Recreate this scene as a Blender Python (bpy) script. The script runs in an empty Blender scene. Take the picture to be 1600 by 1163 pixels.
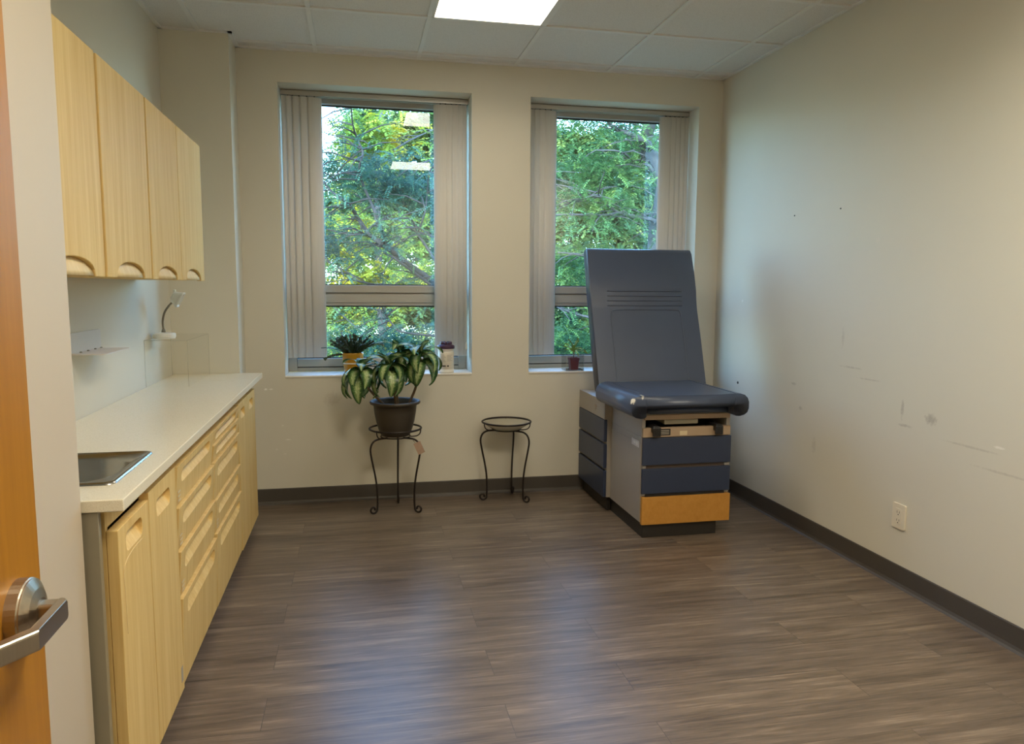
import bpy, bmesh, math, random
from mathutils import Vector, Matrix, noise as mnoise
from mathutils.geometry import tessellate_polygon
PI = math.pi
S = bpy.context.scene
COL = S.collection
rnd = random.Random(7)

# ------------------------------------------------------------------ helpers
def lin(r, g, b):
    f = lambda c: (c/255/12.92) if c/255 <= .04045 else ((c/255+.055)/1.055)**2.4
    return (f(r), f(g), f(b), 1.0)

WL = {}                                        # world position of each object's origin

def tag(o, label=None, cat=None, group=None, kind=None):
    if label: o['label'] = label
    if cat: o['category'] = cat
    if group: o['group'] = group
    if kind: o['kind'] = kind
    return o

def thing(name, loc, label, cat, group=None):
    o = bpy.data.objects.new(name, None)
    o.empty_display_size = .05
    COL.objects.link(o)
    o.location = loc
    WL[o.name] = Vector(loc)
    return tag(o, label, cat, group)

def obj(name, bm, mat, parent=None, org=None, smooth=False, bevel=0, seg=2, recalc=True):
    """one mesh object; the geometry is given in world coordinates"""
    if parent is not None and org is None: org = WL[parent.name]
    if org is None: org = Vector((0, 0, 0))
    org = Vector(org)
    if recalc: bmesh.ops.recalc_face_normals(bm, faces=bm.faces)
    for v in bm.verts: v.co -= org
    me = bpy.data.meshes.new(name)
    bm.to_mesh(me); bm.free()
    for m in (mat if isinstance(mat, (list, tuple)) else [mat]): me.materials.append(m)
    if smooth:
        for p in me.polygons: p.use_smooth = True
    o = bpy.data.objects.new(name, me)
    COL.objects.link(o)
    WL[o.name] = org.copy()
    if parent is not None:
        o.parent = parent
        o.location = org - WL[parent.name]
    else:
        o.location = org
    if bevel:
        b = o.modifiers.new('bevel', 'BEVEL')
        b.width = bevel; b.segments = seg; b.limit_method = 'ANGLE'; b.angle_limit = math.radians(40)
        b.use_clamp_overlap = True
    return o

def struct(name, bm, mat, parent=None, label=None, **k):
    o = obj(name, bm, mat, parent, **k)
    if parent is None: tag(o, label=label, kind='structure')
    return o

def B(): return bmesh.new()

def box(bm, x0, x1, y0, y1, z0, z1, mi=0):
    v = [bm.verts.new((x, y, z)) for x in (x0, x1) for y in (y0, y1) for z in (z0, z1)]
    for f in ((0, 1, 3, 2), (4, 6, 7, 5), (0, 4, 5, 1), (2, 3, 7, 6), (0, 2, 6, 4), (1, 5, 7, 3)):
        bm.faces.new([v[i] for i in f]).material_index = mi
    return bm

def prism(bm, loops, to3, d0, d1, mi=0):
    """extrude a polygon (first loop) with holes between depths d0 and d1"""
    tris = tessellate_polygon([[Vector((p[0], p[1], 0)) for p in l] for l in loops])
    flat = [p for l in loops for p in l]
    a = [bm.verts.new(to3(p[0], p[1], d0)) for p in flat]
    b = [bm.verts.new(to3(p[0], p[1], d1)) for p in flat]
    for t in tris:
        for q in (a, b):
            try: bm.faces.new([q[i] for i in t]).material_index = mi
            except ValueError: pass
    k = 0
    for l in loops:
        n = len(l)
        for i in range(n):
            j = (i+1) % n
            bm.faces.new((a[k+i], a[k+j], b[k+j], b[k+i])).material_index = mi
        k += n
    return bm

def rrect(u0, u1, v0, v1, r, n=5):
    r = min(r, (u1-u0)/2*.999, (v1-v0)/2*.999)
    out = []
    for cx, cy, a0 in ((u1-r, v1-r, 0), (u0+r, v1-r, 90), (u0+r, v0+r, 180), (u1-r, v0+r, 270)):
        for i in range(n+1):
            a = math.radians(a0+90*i/n)
            out.append((cx+r*math.cos(a), cy+r*math.sin(a)))
    return out

def smooth_path(pts, n=6, closed=False):
    P = [Vector(p) for p in pts]
    if len(P) < 3: return P
    out = []
    N = len(P)
    for i in range(N if closed else N-1):
        p1, p2 = P[i], P[(i+1) % N]
        p0 = P[i-1] if (i > 0 or closed) else p1*2-p2
        p3 = P[(i+2) % N] if (i+2 < N or closed) else p2*2-p1
        for k in range(n):
            t = k/n
            out.append(.5*((2*p1)+(-p0+p2)*t+(2*p0-5*p1+4*p2-p3)*t*t+(-p0+3*p1-3*p2+p3)*t**3))
    if not closed: out.append(P[-1])
    return out

def tube(bm, pts, r, sides=8, closed=False, cap=True, flat=None):
    P = [Vector(p) for p in pts]
    n = len(P)
    rr = r if callable(r) else (lambda t: r)
    rings = []
    prev = None
    for i, p in enumerate(P):
        t = (P[(i+1) % n]-P[i-1]) if closed else (P[min(i+1, n-1)]-P[max(i-1, 0)])
        if t.length < 1e-9: t = Vector((0, 0, 1))
        t.normalize()
        if prev is None:
            a = Vector((0, 0, 1)) if abs(t.z) < .9 else Vector((1, 0, 0))
            u = t.cross(a).normalized()
        else:
            u = (prev-t*prev.dot(t)).normalized()
        prev = u
        w = t.cross(u)
        R = rr(i/max(1, n-1))
        fl = flat or 1.0
        rings.append([bm.verts.new(p+u*(R*math.cos(2*PI*k/sides))+w*(R*fl*math.sin(2*PI*k/sides))) for k in range(sides)])
    for i in range(n if closed else n-1):
        a, b = rings[i], rings[(i+1) % n]
        for k in range(sides):
            bm.faces.new((a[k], a[(k+1) % sides], b[(k+1) % sides], b[k]))
    if cap and not closed:
        bm.faces.new(rings[0][::-1]); bm.faces.new(rings[-1])
    return bm

def lathe(bm, prof, c, axis='z', n=32, mi=0):
    """prof: (radius, height) pairs; closed at r = 0 ends"""
    c = Vector(c)
    def pt(r, h, a):
        if axis == 'z': return c+Vector((r*math.cos(a), r*math.sin(a), h))
        if axis == 'x': return c+Vector((h, r*math.cos(a), r*math.sin(a)))
        return c+Vector((r*math.cos(a), h, r*math.sin(a)))
    rings = []
    for r, h in prof:
        if r < 1e-6: rings.append([bm.verts.new(pt(0, h, 0))])
        else: rings.append([bm.verts.new(pt(r, h, 2*PI*k/n)) for k in range(n)])
    for a, b in zip(rings, rings[1:]):
        if len(a) == 1 and len(b) == 1: continue
        for k in range(n):
            j = (k+1) % n
            if len(a) == 1: f = (a[0], b[j], b[k])
            elif len(b) == 1: f = (a[k], a[j], b[0])
            else: f = (a[k], a[j], b[j], b[k])
            bm.faces.new(f).material_index = mi
    return bm

def bevel_all(bm, w, seg=3, ang=30):
    es = [e for e in bm.edges if len(e.link_faces) == 2 and e.calc_face_angle(0) > math.radians(ang)]
    bmesh.ops.bevel(bm, geom=es, offset=w, segments=seg, profile=.5, affect='EDGES', clamp_overlap=True)
    return bm

# ---------------------------------------------------------------- materials
class NT:
    def __init__(s, name):
        s.m = bpy.data.materials.new(name); s.m.use_nodes = True
        s.t = s.m.node_tree; s.t.nodes.clear()
        s.out = s.n('ShaderNodeOutputMaterial')
    def n(s, ty, **k):
        x = s.t.nodes.new(ty)
        for a, v in k.items(): setattr(x, a, v)
        return x
    def l(s, a, b): s.t.links.new(a, b)
    def set(s, sock, v):
        if hasattr(v, 'is_output'): s.l(v, sock)
        else: sock.default_value = v
    def math(s, op, a, b=0.0, clamp=False):
        x = s.n('ShaderNodeMath', operation=op, use_clamp=clamp)
        s.set(x.inputs[0], a); s.set(x.inputs[1], b)
        return x.outputs[0]
    def mix(s, f, a, b, blend='MIX'):
        x = s.n('ShaderNodeMix', data_type='RGBA', blend_type=blend)
        s.set(x.inputs[0], f); s.set(x.inputs[6], a); s.set(x.inputs[7], b)
        return x.outputs[2]
    def coord(s, scale=(1, 1, 1), rot=(0, 0, 0), loc=(0, 0, 0), src='Object'):
        tc = s.n('ShaderNodeTexCoord'); mp = s.n('ShaderNodeMapping')
        s.l(tc.outputs[src], mp.inputs[0])
        mp.inputs['Scale'].default_value = scale; mp.inputs['Rotation'].default_value = rot
        mp.inputs['Location'].default_value = loc
        return mp.outputs[0]
    def noise(s, vec, scale, detail=3, rough=.55, dist=0, w=None):
        x = s.n('ShaderNodeTexNoise')
        if w is not None:
            x.noise_dimensions = '4D'; s.set(x.inputs['W'], w)
        s.l(vec, x.inputs['Vector'])
        x.inputs['Scale'].default_value = scale; x.inputs['Detail'].default_value = detail
        x.inputs['Roughness'].default_value = rough; x.inputs['Distortion'].default_value = dist
        return x.outputs[0]
    def ramp(s, f, stops):
        x = s.n('ShaderNodeValToRGB')
        e = x.color_ramp.elements
        while len(e) < len(stops): e.new(.5)
        for q, (p, c) in zip(e, stops): q.position = p; q.color = c
        s.l(f, x.inputs[0])
        return x.outputs[0]
    def bsdf(s, color, rough=.5, metal=0, spec=.5, bump=None, bstr=.1, bdist=.002, **k):
        p = s.n('ShaderNodeBsdfPrincipled')
        s.set(p.inputs['Base Color'], color); s.set(p.inputs['Roughness'], rough)
        s.set(p.inputs['Metallic'], metal); s.set(p.inputs['Specular IOR Level'], spec)
        for a, v in k.items(): s.set(p.inputs[a.replace('_', ' ')], v)
        if bump is not None:
            b = s.n('ShaderNodeBump'); b.inputs['Strength'].default_value = bstr; b.inputs['Distance'].default_value = bdist
            s.l(bump, b.inputs['Height']); s.l(b.outputs[0], p.inputs['Normal'])
        s.l(p.outputs[0], s.out.inputs[0])
        return p

def plain(name, c, rough=.5, metal=0, var=.06, scale=14, spec=.5, bstr=.0, **k):
    t = NT(name)
    v = t.coord()
    n = t.noise(v, scale, 4)
    c2 = tuple(x*(1-var*2) for x in c[:3])+(1,)
    c1 = tuple(min(1, x*(1+var)) for x in c[:3])+(1,)
    t.bsdf(t.mix(n, c2, c1), rough, metal, spec, bump=n if bstr else None, bstr=bstr, **k)
    return t.m

def spots(t, vec, base, lst, plane='yz'):
    """stains with a shape of their own: (a, b, ra, rb, colour, strength)"""
    sp = t.n('ShaderNodeSeparateXYZ'); t.l(vec, sp.inputs[0])
    ia, ib = {'yz': (1, 2), 'xz': (0, 2), 'xy': (0, 1)}[plane]
    nz = t.noise(vec, 60, 3)
    out = base
    for row in lst:
        if len(row) == 5:
            pa, pb, pc, rd, (c, st) = row
            dd = [t.math('DIVIDE', t.math('SUBTRACT', sp.outputs[i], q), rd[i]) for i, q in enumerate((pa, pb, pc))]
            d = t.math('ADD', t.math('ADD', t.math('MULTIPLY', dd[0], dd[0]), t.math('MULTIPLY', dd[1], dd[1])), t.math('MULTIPLY', dd[2], dd[2]))
            d = t.math('ADD', d, t.math('MULTIPLY', t.math('SUBTRACT', nz, .5), 2.2))
            out = t.mix(t.math('MULTIPLY', t.math('SUBTRACT', 1.0, d, True), t.math('MULTIPLY', st, 2.5), True), out, c)
            continue
        a, b, ra, rb, c, st = row
        da = t.math('DIVIDE', t.math('SUBTRACT', sp.outputs[ia], a), ra)
        db = t.math('DIVIDE', t.math('SUBTRACT', sp.outputs[ib], b), rb)
        d = t.math('ADD', t.math('MULTIPLY', da, da), t.math('MULTIPLY', db, db))
        d = t.math('ADD', d, t.math('MULTIPLY', t.math('SUBTRACT', nz, .5), 2.2))
        m = t.math('MULTIPLY', t.math('SUBTRACT', 1.0, d, True), st, True)
        out = t.mix(m, out, c)
    return out

def wall_mat(name, c, marks=(), plane='yz'):
    t = NT(name)
    v = t.coord()
    n = t.noise(v, 1.3, 3)
    c1 = tuple(x*.96 for x in c[:3])+(1,); c2 = tuple(min(1, x*1.03) for x in c[:3])+(1,)
    col = t.mix(n, c1, c2)
    if marks: col = spots(t, v, col, marks, plane)
    fine = t.noise(v, 160, 3)
    t.bsdf(col, .62, 0, .3, bump=fine, bstr=.06, bdist=.001)
    return t.m

WALLC = lin(211, 206, 191)
SC = lin(150, 138, 122)
right_marks = [(-1.854, .822, .012, .05, lin(150, 140, 128), .45), (-2.03, .805, .04, .028, lin(140, 130, 118), .5),
    (-1.875, .75, .05, .008, lin(150, 140, 128), .4), (-.98, .83, .03, .01, lin(150, 140, 128), .4),
    (-1.48, .975, .10, .006, lin(150, 140, 130), .35), (-1.62, .93, .1, .005, lin(150, 140, 130), .3),
    (-2.39, .756, .03, .006, lin(240, 236, 228), .6), (-2.26, .73, .16, .006, lin(150, 140, 128), .3),
    (-2.43, .66, .18, .006, lin(155, 145, 133), .3), (-.363, 1.29, .012, .012, lin(236, 232, 224), .5),
    (-1.4, 1.12, .012, .06, lin(160, 150, 138), .25), (-1.06, .70, .02, .012, lin(150, 140, 128), .4),
    (-1.62, 1.6, .02, .02, lin(216, 208, 192), .6), (-1.2, .52, .02, .05, lin(160, 150, 136), .25)]
back_marks = [(-2.996, .73, .012, .008, lin(245, 242, 236), .9), (-2.965, .731, .016, .005, lin(245, 242, 236), .8),
    (-2.90, .50, .008, .004, lin(240, 236, 228), .7), (-2.87, .41, .02, .004, lin(240, 236, 228), .7),
    (-2.94, .35, .01, .006, lin(232, 226, 216), .5), (-2.89, .32, .012, .006, lin(232, 226, 216), .5),
    (-1.29, .95, .03, .006, lin(170, 158, 140), .4), (-2.77, 1.2, .02, .02, lin(190, 180, 164), .3),
    (-2.6, .66, .06, .05, lin(176, 164, 145), .35)]
M_wall = wall_mat('wall_paint', WALLC)
M_wall_right = wall_mat('wall_paint_scuffed', WALLC, right_marks, 'yz')
M_wall_back = wall_mat('wall_paint_chipped', WALLC, back_marks, 'xz')
M_white_wall = wall_mat('white_wall_paint', lin(194, 181, 162))

def floor_mat():
    t = NT('vinyl_plank')
    v = t.coord()
    br = t.n('ShaderNodeTexBrick'); br.offset = .37; br.offset_frequency = 2
    t.l(t.coord(loc=(.31, .05, 0)), br.inputs['Vector'])
    for k, x in (('Color1', (0, 0, 0, 1)), ('Color2', (1, 1, 1, 1)), ('Mortar', (.5, .5, .5, 1)), ('Scale', 1.0),
                 ('Mortar Size', .0012), ('Mortar Smooth', .3), ('Bias', 0.0), ('Brick Width', 1.22), ('Row Height', .190)):
        br.inputs[k].default_value = x
    rn = t.n('ShaderNodeSeparateColor'); t.l(br.outputs['Color'], rn.inputs[0])
    w = t.math('MULTIPLY', rn.outputs[0], 37.0)
    g1 = t.noise(t.coord((1.1, 16, 1)), 2.2, 7, .66, .5, w)
    g2 = t.noise(t.coord((3.5, 120, 1)), 2.0, 5, .65, .2, w)
    g3 = t.noise(t.coord((1, 2.5, 1)), 1.6, 2, .5, 0, w)
    g = t.math('ADD', t.math('MULTIPLY', g1, .55), t.math('ADD', t.math('MULTIPLY', g2, .3), t.math('MULTIPLY', g3, .15)))
    col = t.ramp(g, [(.33, lin(58, 48, 41)), (.45, lin(92, 80, 69)), (.54, lin(112, 98, 85)), (.68, lin(156, 140, 122))])
    tone = t.mix(rn.outputs[0], (.88, .88, .90, 1), (1.08, 1.07, 1.04, 1))
    col = t.mix(1.0, col, tone, 'MULTIPLY')
    col = t.mix(t.math('MULTIPLY', br.outputs['Fac'], .55), col, lin(40, 33, 28))
    rough = t.math('ADD', .26, t.math('MULTIPLY', g2, .14))
    h = t.math('SUBTRACT', t.math('MULTIPLY', g2, .5), t.math('MULTIPLY', br.outputs['Fac'], 1.5))
    t.bsdf(col, rough, 0, .5, bump=h, bstr=.18, bdist=.0015)
    return t.m
M_floor = floor_mat()

def tile_mat():
    t = NT('ceiling_tile')
    v = t.coord()
    n = t.noise(v, 190, 4, .7)
    n2 = t.noise(v, 40, 3)
    pits = t.ramp(n, [(.30, lin(182, 180, 176)), (.44, lin(222, 220, 217)), (1, lin(230, 228, 225))])
    t.bsdf(t.mix(t.math('MULTIPLY', n2, .3), pits, lin(206, 204, 200)), .9, 0, .1, bump=n, bstr=.35, bdist=.003)
    return t.m
M_tile = tile_mat()
M_grid = plain('grid_white', lin(222, 221, 218), .5, 0, .02)
M_base = plain('rubber_base', lin(74, 68, 62), .5, 0, .06)

def wood(name, c_dark, c_light, rough=.35, stretch=(26, 26, 1.2), scale=1.6, contrast=(.35, .65), spec=.5):
    t = NT(name)
    oi = t.n('ShaderNodeObjectInfo')
    w = t.math('MULTIPLY', oi.outputs['Random'], 20)
    g = t.noise(t.coord(stretch), scale, 5, .6, .4, w)
    g2 = t.noise(t.coord(tuple(x*4 for x in stretch[:2])+(stretch[2]*2,)), scale, 3, .6, 0, w)
    f = t.math('ADD', t.math('MULTIPLY', g, .7), t.math('MULTIPLY', g2, .3))
    col = t.ramp(f, [(contrast[0], c_dark), (contrast[1], c_light)])
    t.bsdf(col, rough, 0, spec, bump=g2, bstr=.03, bdist=.001)
    return t.m
M_maple = wood('maple_laminate', lin(206, 171, 106), lin(224, 195, 132), .60, spec=.16)
M_maple_pale = wood('pale_maple', lin(212, 184, 132), lin(226, 202, 152), .6, spec=.15)
M_door = wood('orange_door_veneer', lin(146, 96, 22), lin(174, 120, 36), .42, (10, 10, .6), 2.0, (.3, .7), .3)
M_osb = wood('worn_orange_board', lin(178, 122, 44), lin(198, 142, 64), .55, (8, 8, 8), 3, (.3, .7))
M_panel = plain('grey_green_laminate', lin(146, 138, 118), .5, 0, .03)
M_gap_shade = plain('gap_shade', lin(24, 21, 19), .8)  # near-black colour standing in for shade inside openings

def quartz():
    t = NT('cream_quartz')
    v = t.coord()
    n = t.noise(v, 420, 2, .6); n2 = t.noise(v, 5, 4)
    c = t.ramp(n, [(.28, lin(200, 188, 160)), (.40, lin(234, 225, 202)), (.62, lin(240, 232, 210)), (.72, lin(250, 246, 236))])
    c = t.mix(t.math('MULTIPLY', n2, .25), c, lin(226, 214, 186))
    c = spots(t, v, c, [(.05, 1.02, .05, .006, lin(190, 176, 150), .4), (.12, .98, .03, .004, lin(186, 172, 146), .4)], 'xy')
    t.bsdf(c, .16, 0, .5)
    return t.m
M_quartz = quartz()

def steel(name, c, rough):
    t = NT(name)
    n = t.noise(t.coord((1, 40, 1)), 12, 3)
    t.bsdf(t.mix(n, tuple(x*.85 for x in c[:3])+(1,), c), t.math('ADD', rough, t.math('MULTIPLY', n, .1)), 1.0)
    return t.m
M_steel = steel('stainless_steel', lin(178, 174, 166), .2)
M_nickel = steel('satin_nickel', lin(186, 176, 160), .28)
M_alum = steel('silver_aluminium', lin(190, 186, 180), .38)
M_chrome = steel('dark_chrome', lin(150, 150, 150), .2)
M_frame = plain('window_frame_grey', lin(174, 170, 161), .42, 0, .02)
M_sill = plain('white_sill_paint', lin(226, 221, 210), .4, 0, .02)
M_gasket = plain('black_gasket', lin(30, 32, 34), .6)
def vane_mat():
    t = NT('vertical_vane')
    n = t.noise(t.coord((40, 40, 2)), 3, 2)
    c = t.mix(n, lin(226, 220, 211), lin(236, 231, 223))
    p = t.n('ShaderNodeBsdfPrincipled'); t.l(c, p.inputs['Base Color']); p.inputs['Roughness'].default_value = .55
    tl = t.n('ShaderNodeBsdfTranslucent'); t.l(c, tl.inputs[0])
    mx = t.n('ShaderNodeMixShader'); mx.inputs[0].default_value = .12
    t.l(p.outputs[0], mx.inputs[1]); t.l(tl.outputs[0], mx.inputs[2]); t.l(mx.outputs[0], t.out.inputs[0])
    return t.m
M_vane = vane_mat()
M_white = plain('white_plastic', lin(228, 225, 217), .35, 0, .02)
M_tray = plain('white_tray_plastic', lin(206, 202, 198), .4, 0, .02)
M_lamp = plain('lamp_white_plastic', lin(212, 210, 200), .35, 0, .02)
M_lampgrey = plain('lamp_grey_metal', lin(120, 114, 100), .4, .3)
M_iron = plain('black_wrought_iron', lin(38, 30, 27), .45, .3, .1, 60)
M_pot = plain('dark_brown_resin', lin(62, 55, 46), .5, 0, .05)
M_soil = plain('potting_soil', lin(42, 32, 24), .95, 0, .3, 90, bstr=.6)
M_yellow = plain('mustard_ceramic', lin(190, 142, 40), .25, 0, .12, 25)
M_ribbon = plain('white_ribbon', lin(226, 222, 212), .6)
M_terra = plain('red_brown_plastic', lin(122, 56, 40), .45)
M_lid = plain('purple_plastic', lin(62, 34, 62), .35)
M_canlabel = plain('pale_label_paper', lin(214, 206, 190), .5, 0, .04, 50)
M_ink = plain('black_ink', lin(44, 42, 46), .6)
M_greyink = plain('grey_ink', lin(168, 160, 148), .6)
M_outlet = plain('almond_plastic', lin(222, 213, 193), .35, 0, .02)
M_tagp = plain('brown_card', lin(170, 142, 122), .7, 0, .1, 60)
M_steelpaint = plain('beige_grey_steel_paint', lin(158, 151, 142), .38, 0, .02)
M_tan = plain('tan_frame_paint', lin(172, 148, 122), .45, 0, .04)
M_blue = plain('slate_blue_laminate', lin(46, 56, 80), .38, 0, .03)
M_black = plain('black_toe_kick', lin(40, 36, 32), .5)
M_brown = plain('dark_brown_paint', lin(84, 70, 62), .5, 0, .04)
M_blackplastic = plain('black_plastic', lin(30, 29, 30), .35)
M_residue = plain('sticker_residue', lin(214, 196, 160), .6)

def vinyl(name, c, marks=()):
    t = NT(name)
    v = t.coord()
    n = t.noise(v, 260, 3); n2 = t.noise(v, 4, 2)
    col = t.mix(n2, tuple(x*.9 for x in c[:3])+(1,), tuple(x*1.08 for x in c[:3])+(1,))
    if marks: col = spots(t, v, col, marks, 'xy')
    t.bsdf(col, .33, 0, .5, bump=n, bstr=.12, bdist=.001)
    return t.m
VB = lin(70, 80, 102)
M_vinyl = vinyl('slate_blue_vinyl', VB)
M_vinyl_seat = vinyl('slate_blue_vinyl_worn', VB, [(-.356, -.578, .778, (.016, .022, .022), (lin(226, 222, 210), 1.0)),
                                                   (-.305, -.576, .800, (.008, .030, .018), (lin(186, 184, 178), .8))])

def clear(name, tint, ior=1.45, rough=0.0, refl=1.0):
    t = NT(name)
    tr = t.n('ShaderNodeBsdfTransparent'); tr.inputs[0].default_value = tint
    gl = t.n('ShaderNodeBsdfGlossy'); gl.inputs['Roughness'].default_value = rough
    lw = t.n('ShaderNodeLayerWeight'); lw.inputs[0].default_value = .5
    n = t.noise(t.coord(), 3, 2)
    f0 = ((ior-1)/(ior+1))**2
    fr = t.math('ADD', f0, t.math('MULTIPLY', t.math('POWER', lw.outputs['Facing'], 5.0), 1-f0))
    f = t.math('MULTIPLY', fr, t.math('ADD', refl*.96, t.math('MULTIPLY', n, refl*.08)), True)
    mx = t.n('ShaderNodeMixShader')
    t.l(f, mx.inputs[0]); t.l(tr.outputs[0], mx.inputs[1]); t.l(gl.outputs[0], mx.inputs[2])
    t.l(mx.outputs[0], t.out.inputs[0])
    return t.m
M_glass = clear('window_glass', (.80, .95, 1.0, 1), 1.85, 0, 1.0)
M_acrylic = clear('clear_acrylic', (.994, .995, .993, 1), 1.28, .02, .10)
M_acrylic_edge = clear('acrylic_edge', (.90, .91, .89, 1), 1.6, .05, 2.5)
M_dish_glass = clear('clear_dish_plastic', (.93, .94, .93, 1), 1.5, .03, 1.6)

def frosted(name, c, mixf):
    t = NT(name)
    tr = t.n('ShaderNodeBsdfTransparent'); tr.inputs[0].default_value = (.95, .96, .95, 1)
    p = t.n('ShaderNodeBsdfPrincipled'); p.inputs['Roughness'].default_value = .12
    n = t.noise(t.coord(), 20, 2)
    t.l(t.mix(n, c, tuple(x*.95 for x in c[:3])+(1,)), p.inputs['Base Color'])
    mx = t.n('ShaderNodeMixShader'); mx.inputs[0].default_value = mixf
    t.l(tr.outputs[0], mx.inputs[1]); t.l(p.outputs[0], mx.inputs[2]); t.l(mx.outputs[0], t.out.inputs[0])
    return t.m
M_dish = frosted('cloudy_dish_plastic', lin(200, 192, 172), .78)

def emis(name, c, s):
    t = NT(name)
    e = t.n('ShaderNodeEmission'); e.inputs['Strength'].default_value = s
    n = t.noise(t.coord(), 30, 2)
    t.l(t.mix(t.math('MULTIPLY', n, .1), c, tuple(x*.95 for x in c[:3])+(1,)), e.inputs[0])
    t.l(e.outputs[0], t.out.inputs[0])
    return t.m
LIGHT = 7.0
M_led = emis('led_diffuser', (1.0, .90, .74, 1), LIGHT)

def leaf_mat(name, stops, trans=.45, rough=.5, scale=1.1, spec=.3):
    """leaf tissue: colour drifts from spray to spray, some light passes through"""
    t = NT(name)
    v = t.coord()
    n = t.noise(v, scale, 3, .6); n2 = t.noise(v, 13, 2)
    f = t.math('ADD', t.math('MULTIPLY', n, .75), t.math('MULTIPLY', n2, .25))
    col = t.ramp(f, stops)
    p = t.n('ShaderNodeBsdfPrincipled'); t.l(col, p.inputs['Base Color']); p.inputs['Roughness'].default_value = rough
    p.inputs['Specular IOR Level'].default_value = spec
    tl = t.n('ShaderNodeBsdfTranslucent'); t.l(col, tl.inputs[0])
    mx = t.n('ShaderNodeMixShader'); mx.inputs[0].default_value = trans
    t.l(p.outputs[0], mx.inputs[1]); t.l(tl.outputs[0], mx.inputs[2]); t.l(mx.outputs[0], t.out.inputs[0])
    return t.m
M_leaf_shaded = leaf_mat('shaded_blue_green_leaf', [(.34, lin(34, 66, 66)), (.5, lin(52, 92, 78)), (.62, lin(82, 112, 68)), (.74, lin(140, 140, 52))])  # shade on the near tree is put into this teal leaf colour
M_leaf_green = leaf_mat('green_leaf', [(.34, lin(44, 82, 62)), (.5, lin(76, 114, 64)), (.64, lin(112, 138, 68)), (.74, lin(150, 146, 70))])
M_leaf_sunlit = leaf_mat('sunlit_yellow_green_leaf', [(.34, lin(82, 126, 60)), (.48, lin(124, 148, 62)), (.58, lin(176, 160, 44)), (.7, lin(196, 160, 26))])  # sunlight on the leaves is put into these yellow stops
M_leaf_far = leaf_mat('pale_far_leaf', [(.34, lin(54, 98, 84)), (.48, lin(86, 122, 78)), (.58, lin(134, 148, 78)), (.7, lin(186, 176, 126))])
M_bark = plain('grey_bark', lin(66, 66, 68), .9, 0, .2, 20, bstr=.5)
M_bark_backlit = plain('backlit_dark_bark', lin(40, 38, 38), .9, 0, .2, 20, bstr=.5)  # darkness of backlit branches put into the bark colour
M_ground = plain('lawn_ground', lin(84, 90, 70), .95, 0, .2, 2)

def variegated():
    t = NT('variegated_leaf')
    uv = t.coord(src='UV'); sp = t.n('ShaderNodeSeparateXYZ'); t.l(uv, sp.inputs[0])
    d = t.math('ABSOLUTE', t.math('SUBTRACT', sp.outputs[0], .5))
    n = t.noise(t.coord((3, 9, 1), src='UV'), 2.2, 4, .7)
    f = t.math('ADD', t.math('MULTIPLY', d, 2.0), t.math('MULTIPLY', t.math('SUBTRACT', n, .5), 1.5))
    col = t.ramp(f, [(.10, lin(186, 198, 146)), (.34, lin(134, 160, 96)), (.54, lin(66, 104, 52)), (.85, lin(40, 74, 38))])
    rib = t.math('LESS_THAN', d, .03)
    col = t.mix(t.math('MULTIPLY', rib, .6), col, lin(120, 150, 84))
    p = t.n('ShaderNodeBsdfPrincipled'); t.l(col, p.inputs['Base Color']); p.inputs['Roughness'].default_value = .3
    tl = t.n('ShaderNodeBsdfTranslucent'); t.l(col, tl.inputs[0])
    mx = t.n('ShaderNodeMixShader'); mx.inputs[0].default_value = .18
    t.l(p.outputs[0], mx.inputs[1]); t.l(tl.outputs[0], mx.inputs[2]); t.l(mx.outputs[0], t.out.inputs[0])
    return t.m
M_varieg = variegated()
M_stem = plain('plant_stem', lin(104, 84, 58), .6, 0, .2, 40)
M_cactus = plain('dark_green_cactus', lin(44, 66, 44), .4, 0, .2, 30)
M_strap = plain('strappy_green_leaf', lin(140, 168, 84), .45, 0, .15, 30)

# --------------------------------------------------------------------- room
Hc, XL, XC, CY = 2.755, -3.47, -3.107, -.248
YE, YF, YH = -2.936, -4.62, -6.4              # alcove end, doorway wall, hall end
XE = -3.072
wT, wB = 2.575, .811
WX = [(-2.877, -1.7055), (-1.3264, -.1697)]

struct('floor', box(B(), -3.62, .14, YH-.1, .30, -.12, 0), M_floor, label='grey brown wood look plank floor')
b = B(); box(b, -3.62, .14, YH-.1, .30, Hc+.007, Hc+.12)
ceil = struct('ceiling', b, M_tile, label='suspended ceiling of speckled grey tiles')
b = B()
gx = [-2.6506+.61*i for i in range(-1, 5)]
gy = [-.123-.61*i for i in range(0, 11)]
for x in gx: box(b, x-.012, x+.012, YH, 0, Hc, Hc+.010)
for y in gy: box(b, XL, 0, y-.012, y+.012, Hc-.0008, Hc+.010)
box(b, -.022, 0, YF, 0, Hc-.001, Hc+.01)
box(b, XC, 0, -.022, 0, Hc-.001, Hc+.01)
box(b, XC, XC+.022, CY-.022, 0, Hc-.001, Hc+.01)
box(b, XL, XC+.022, CY-.022, CY, Hc-.001, Hc+.01)
box(b, XL, XL+.022, YE, CY, Hc-.001, Hc+.01)
struct('ceiling_grid', b, M_grid, ceil)

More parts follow.
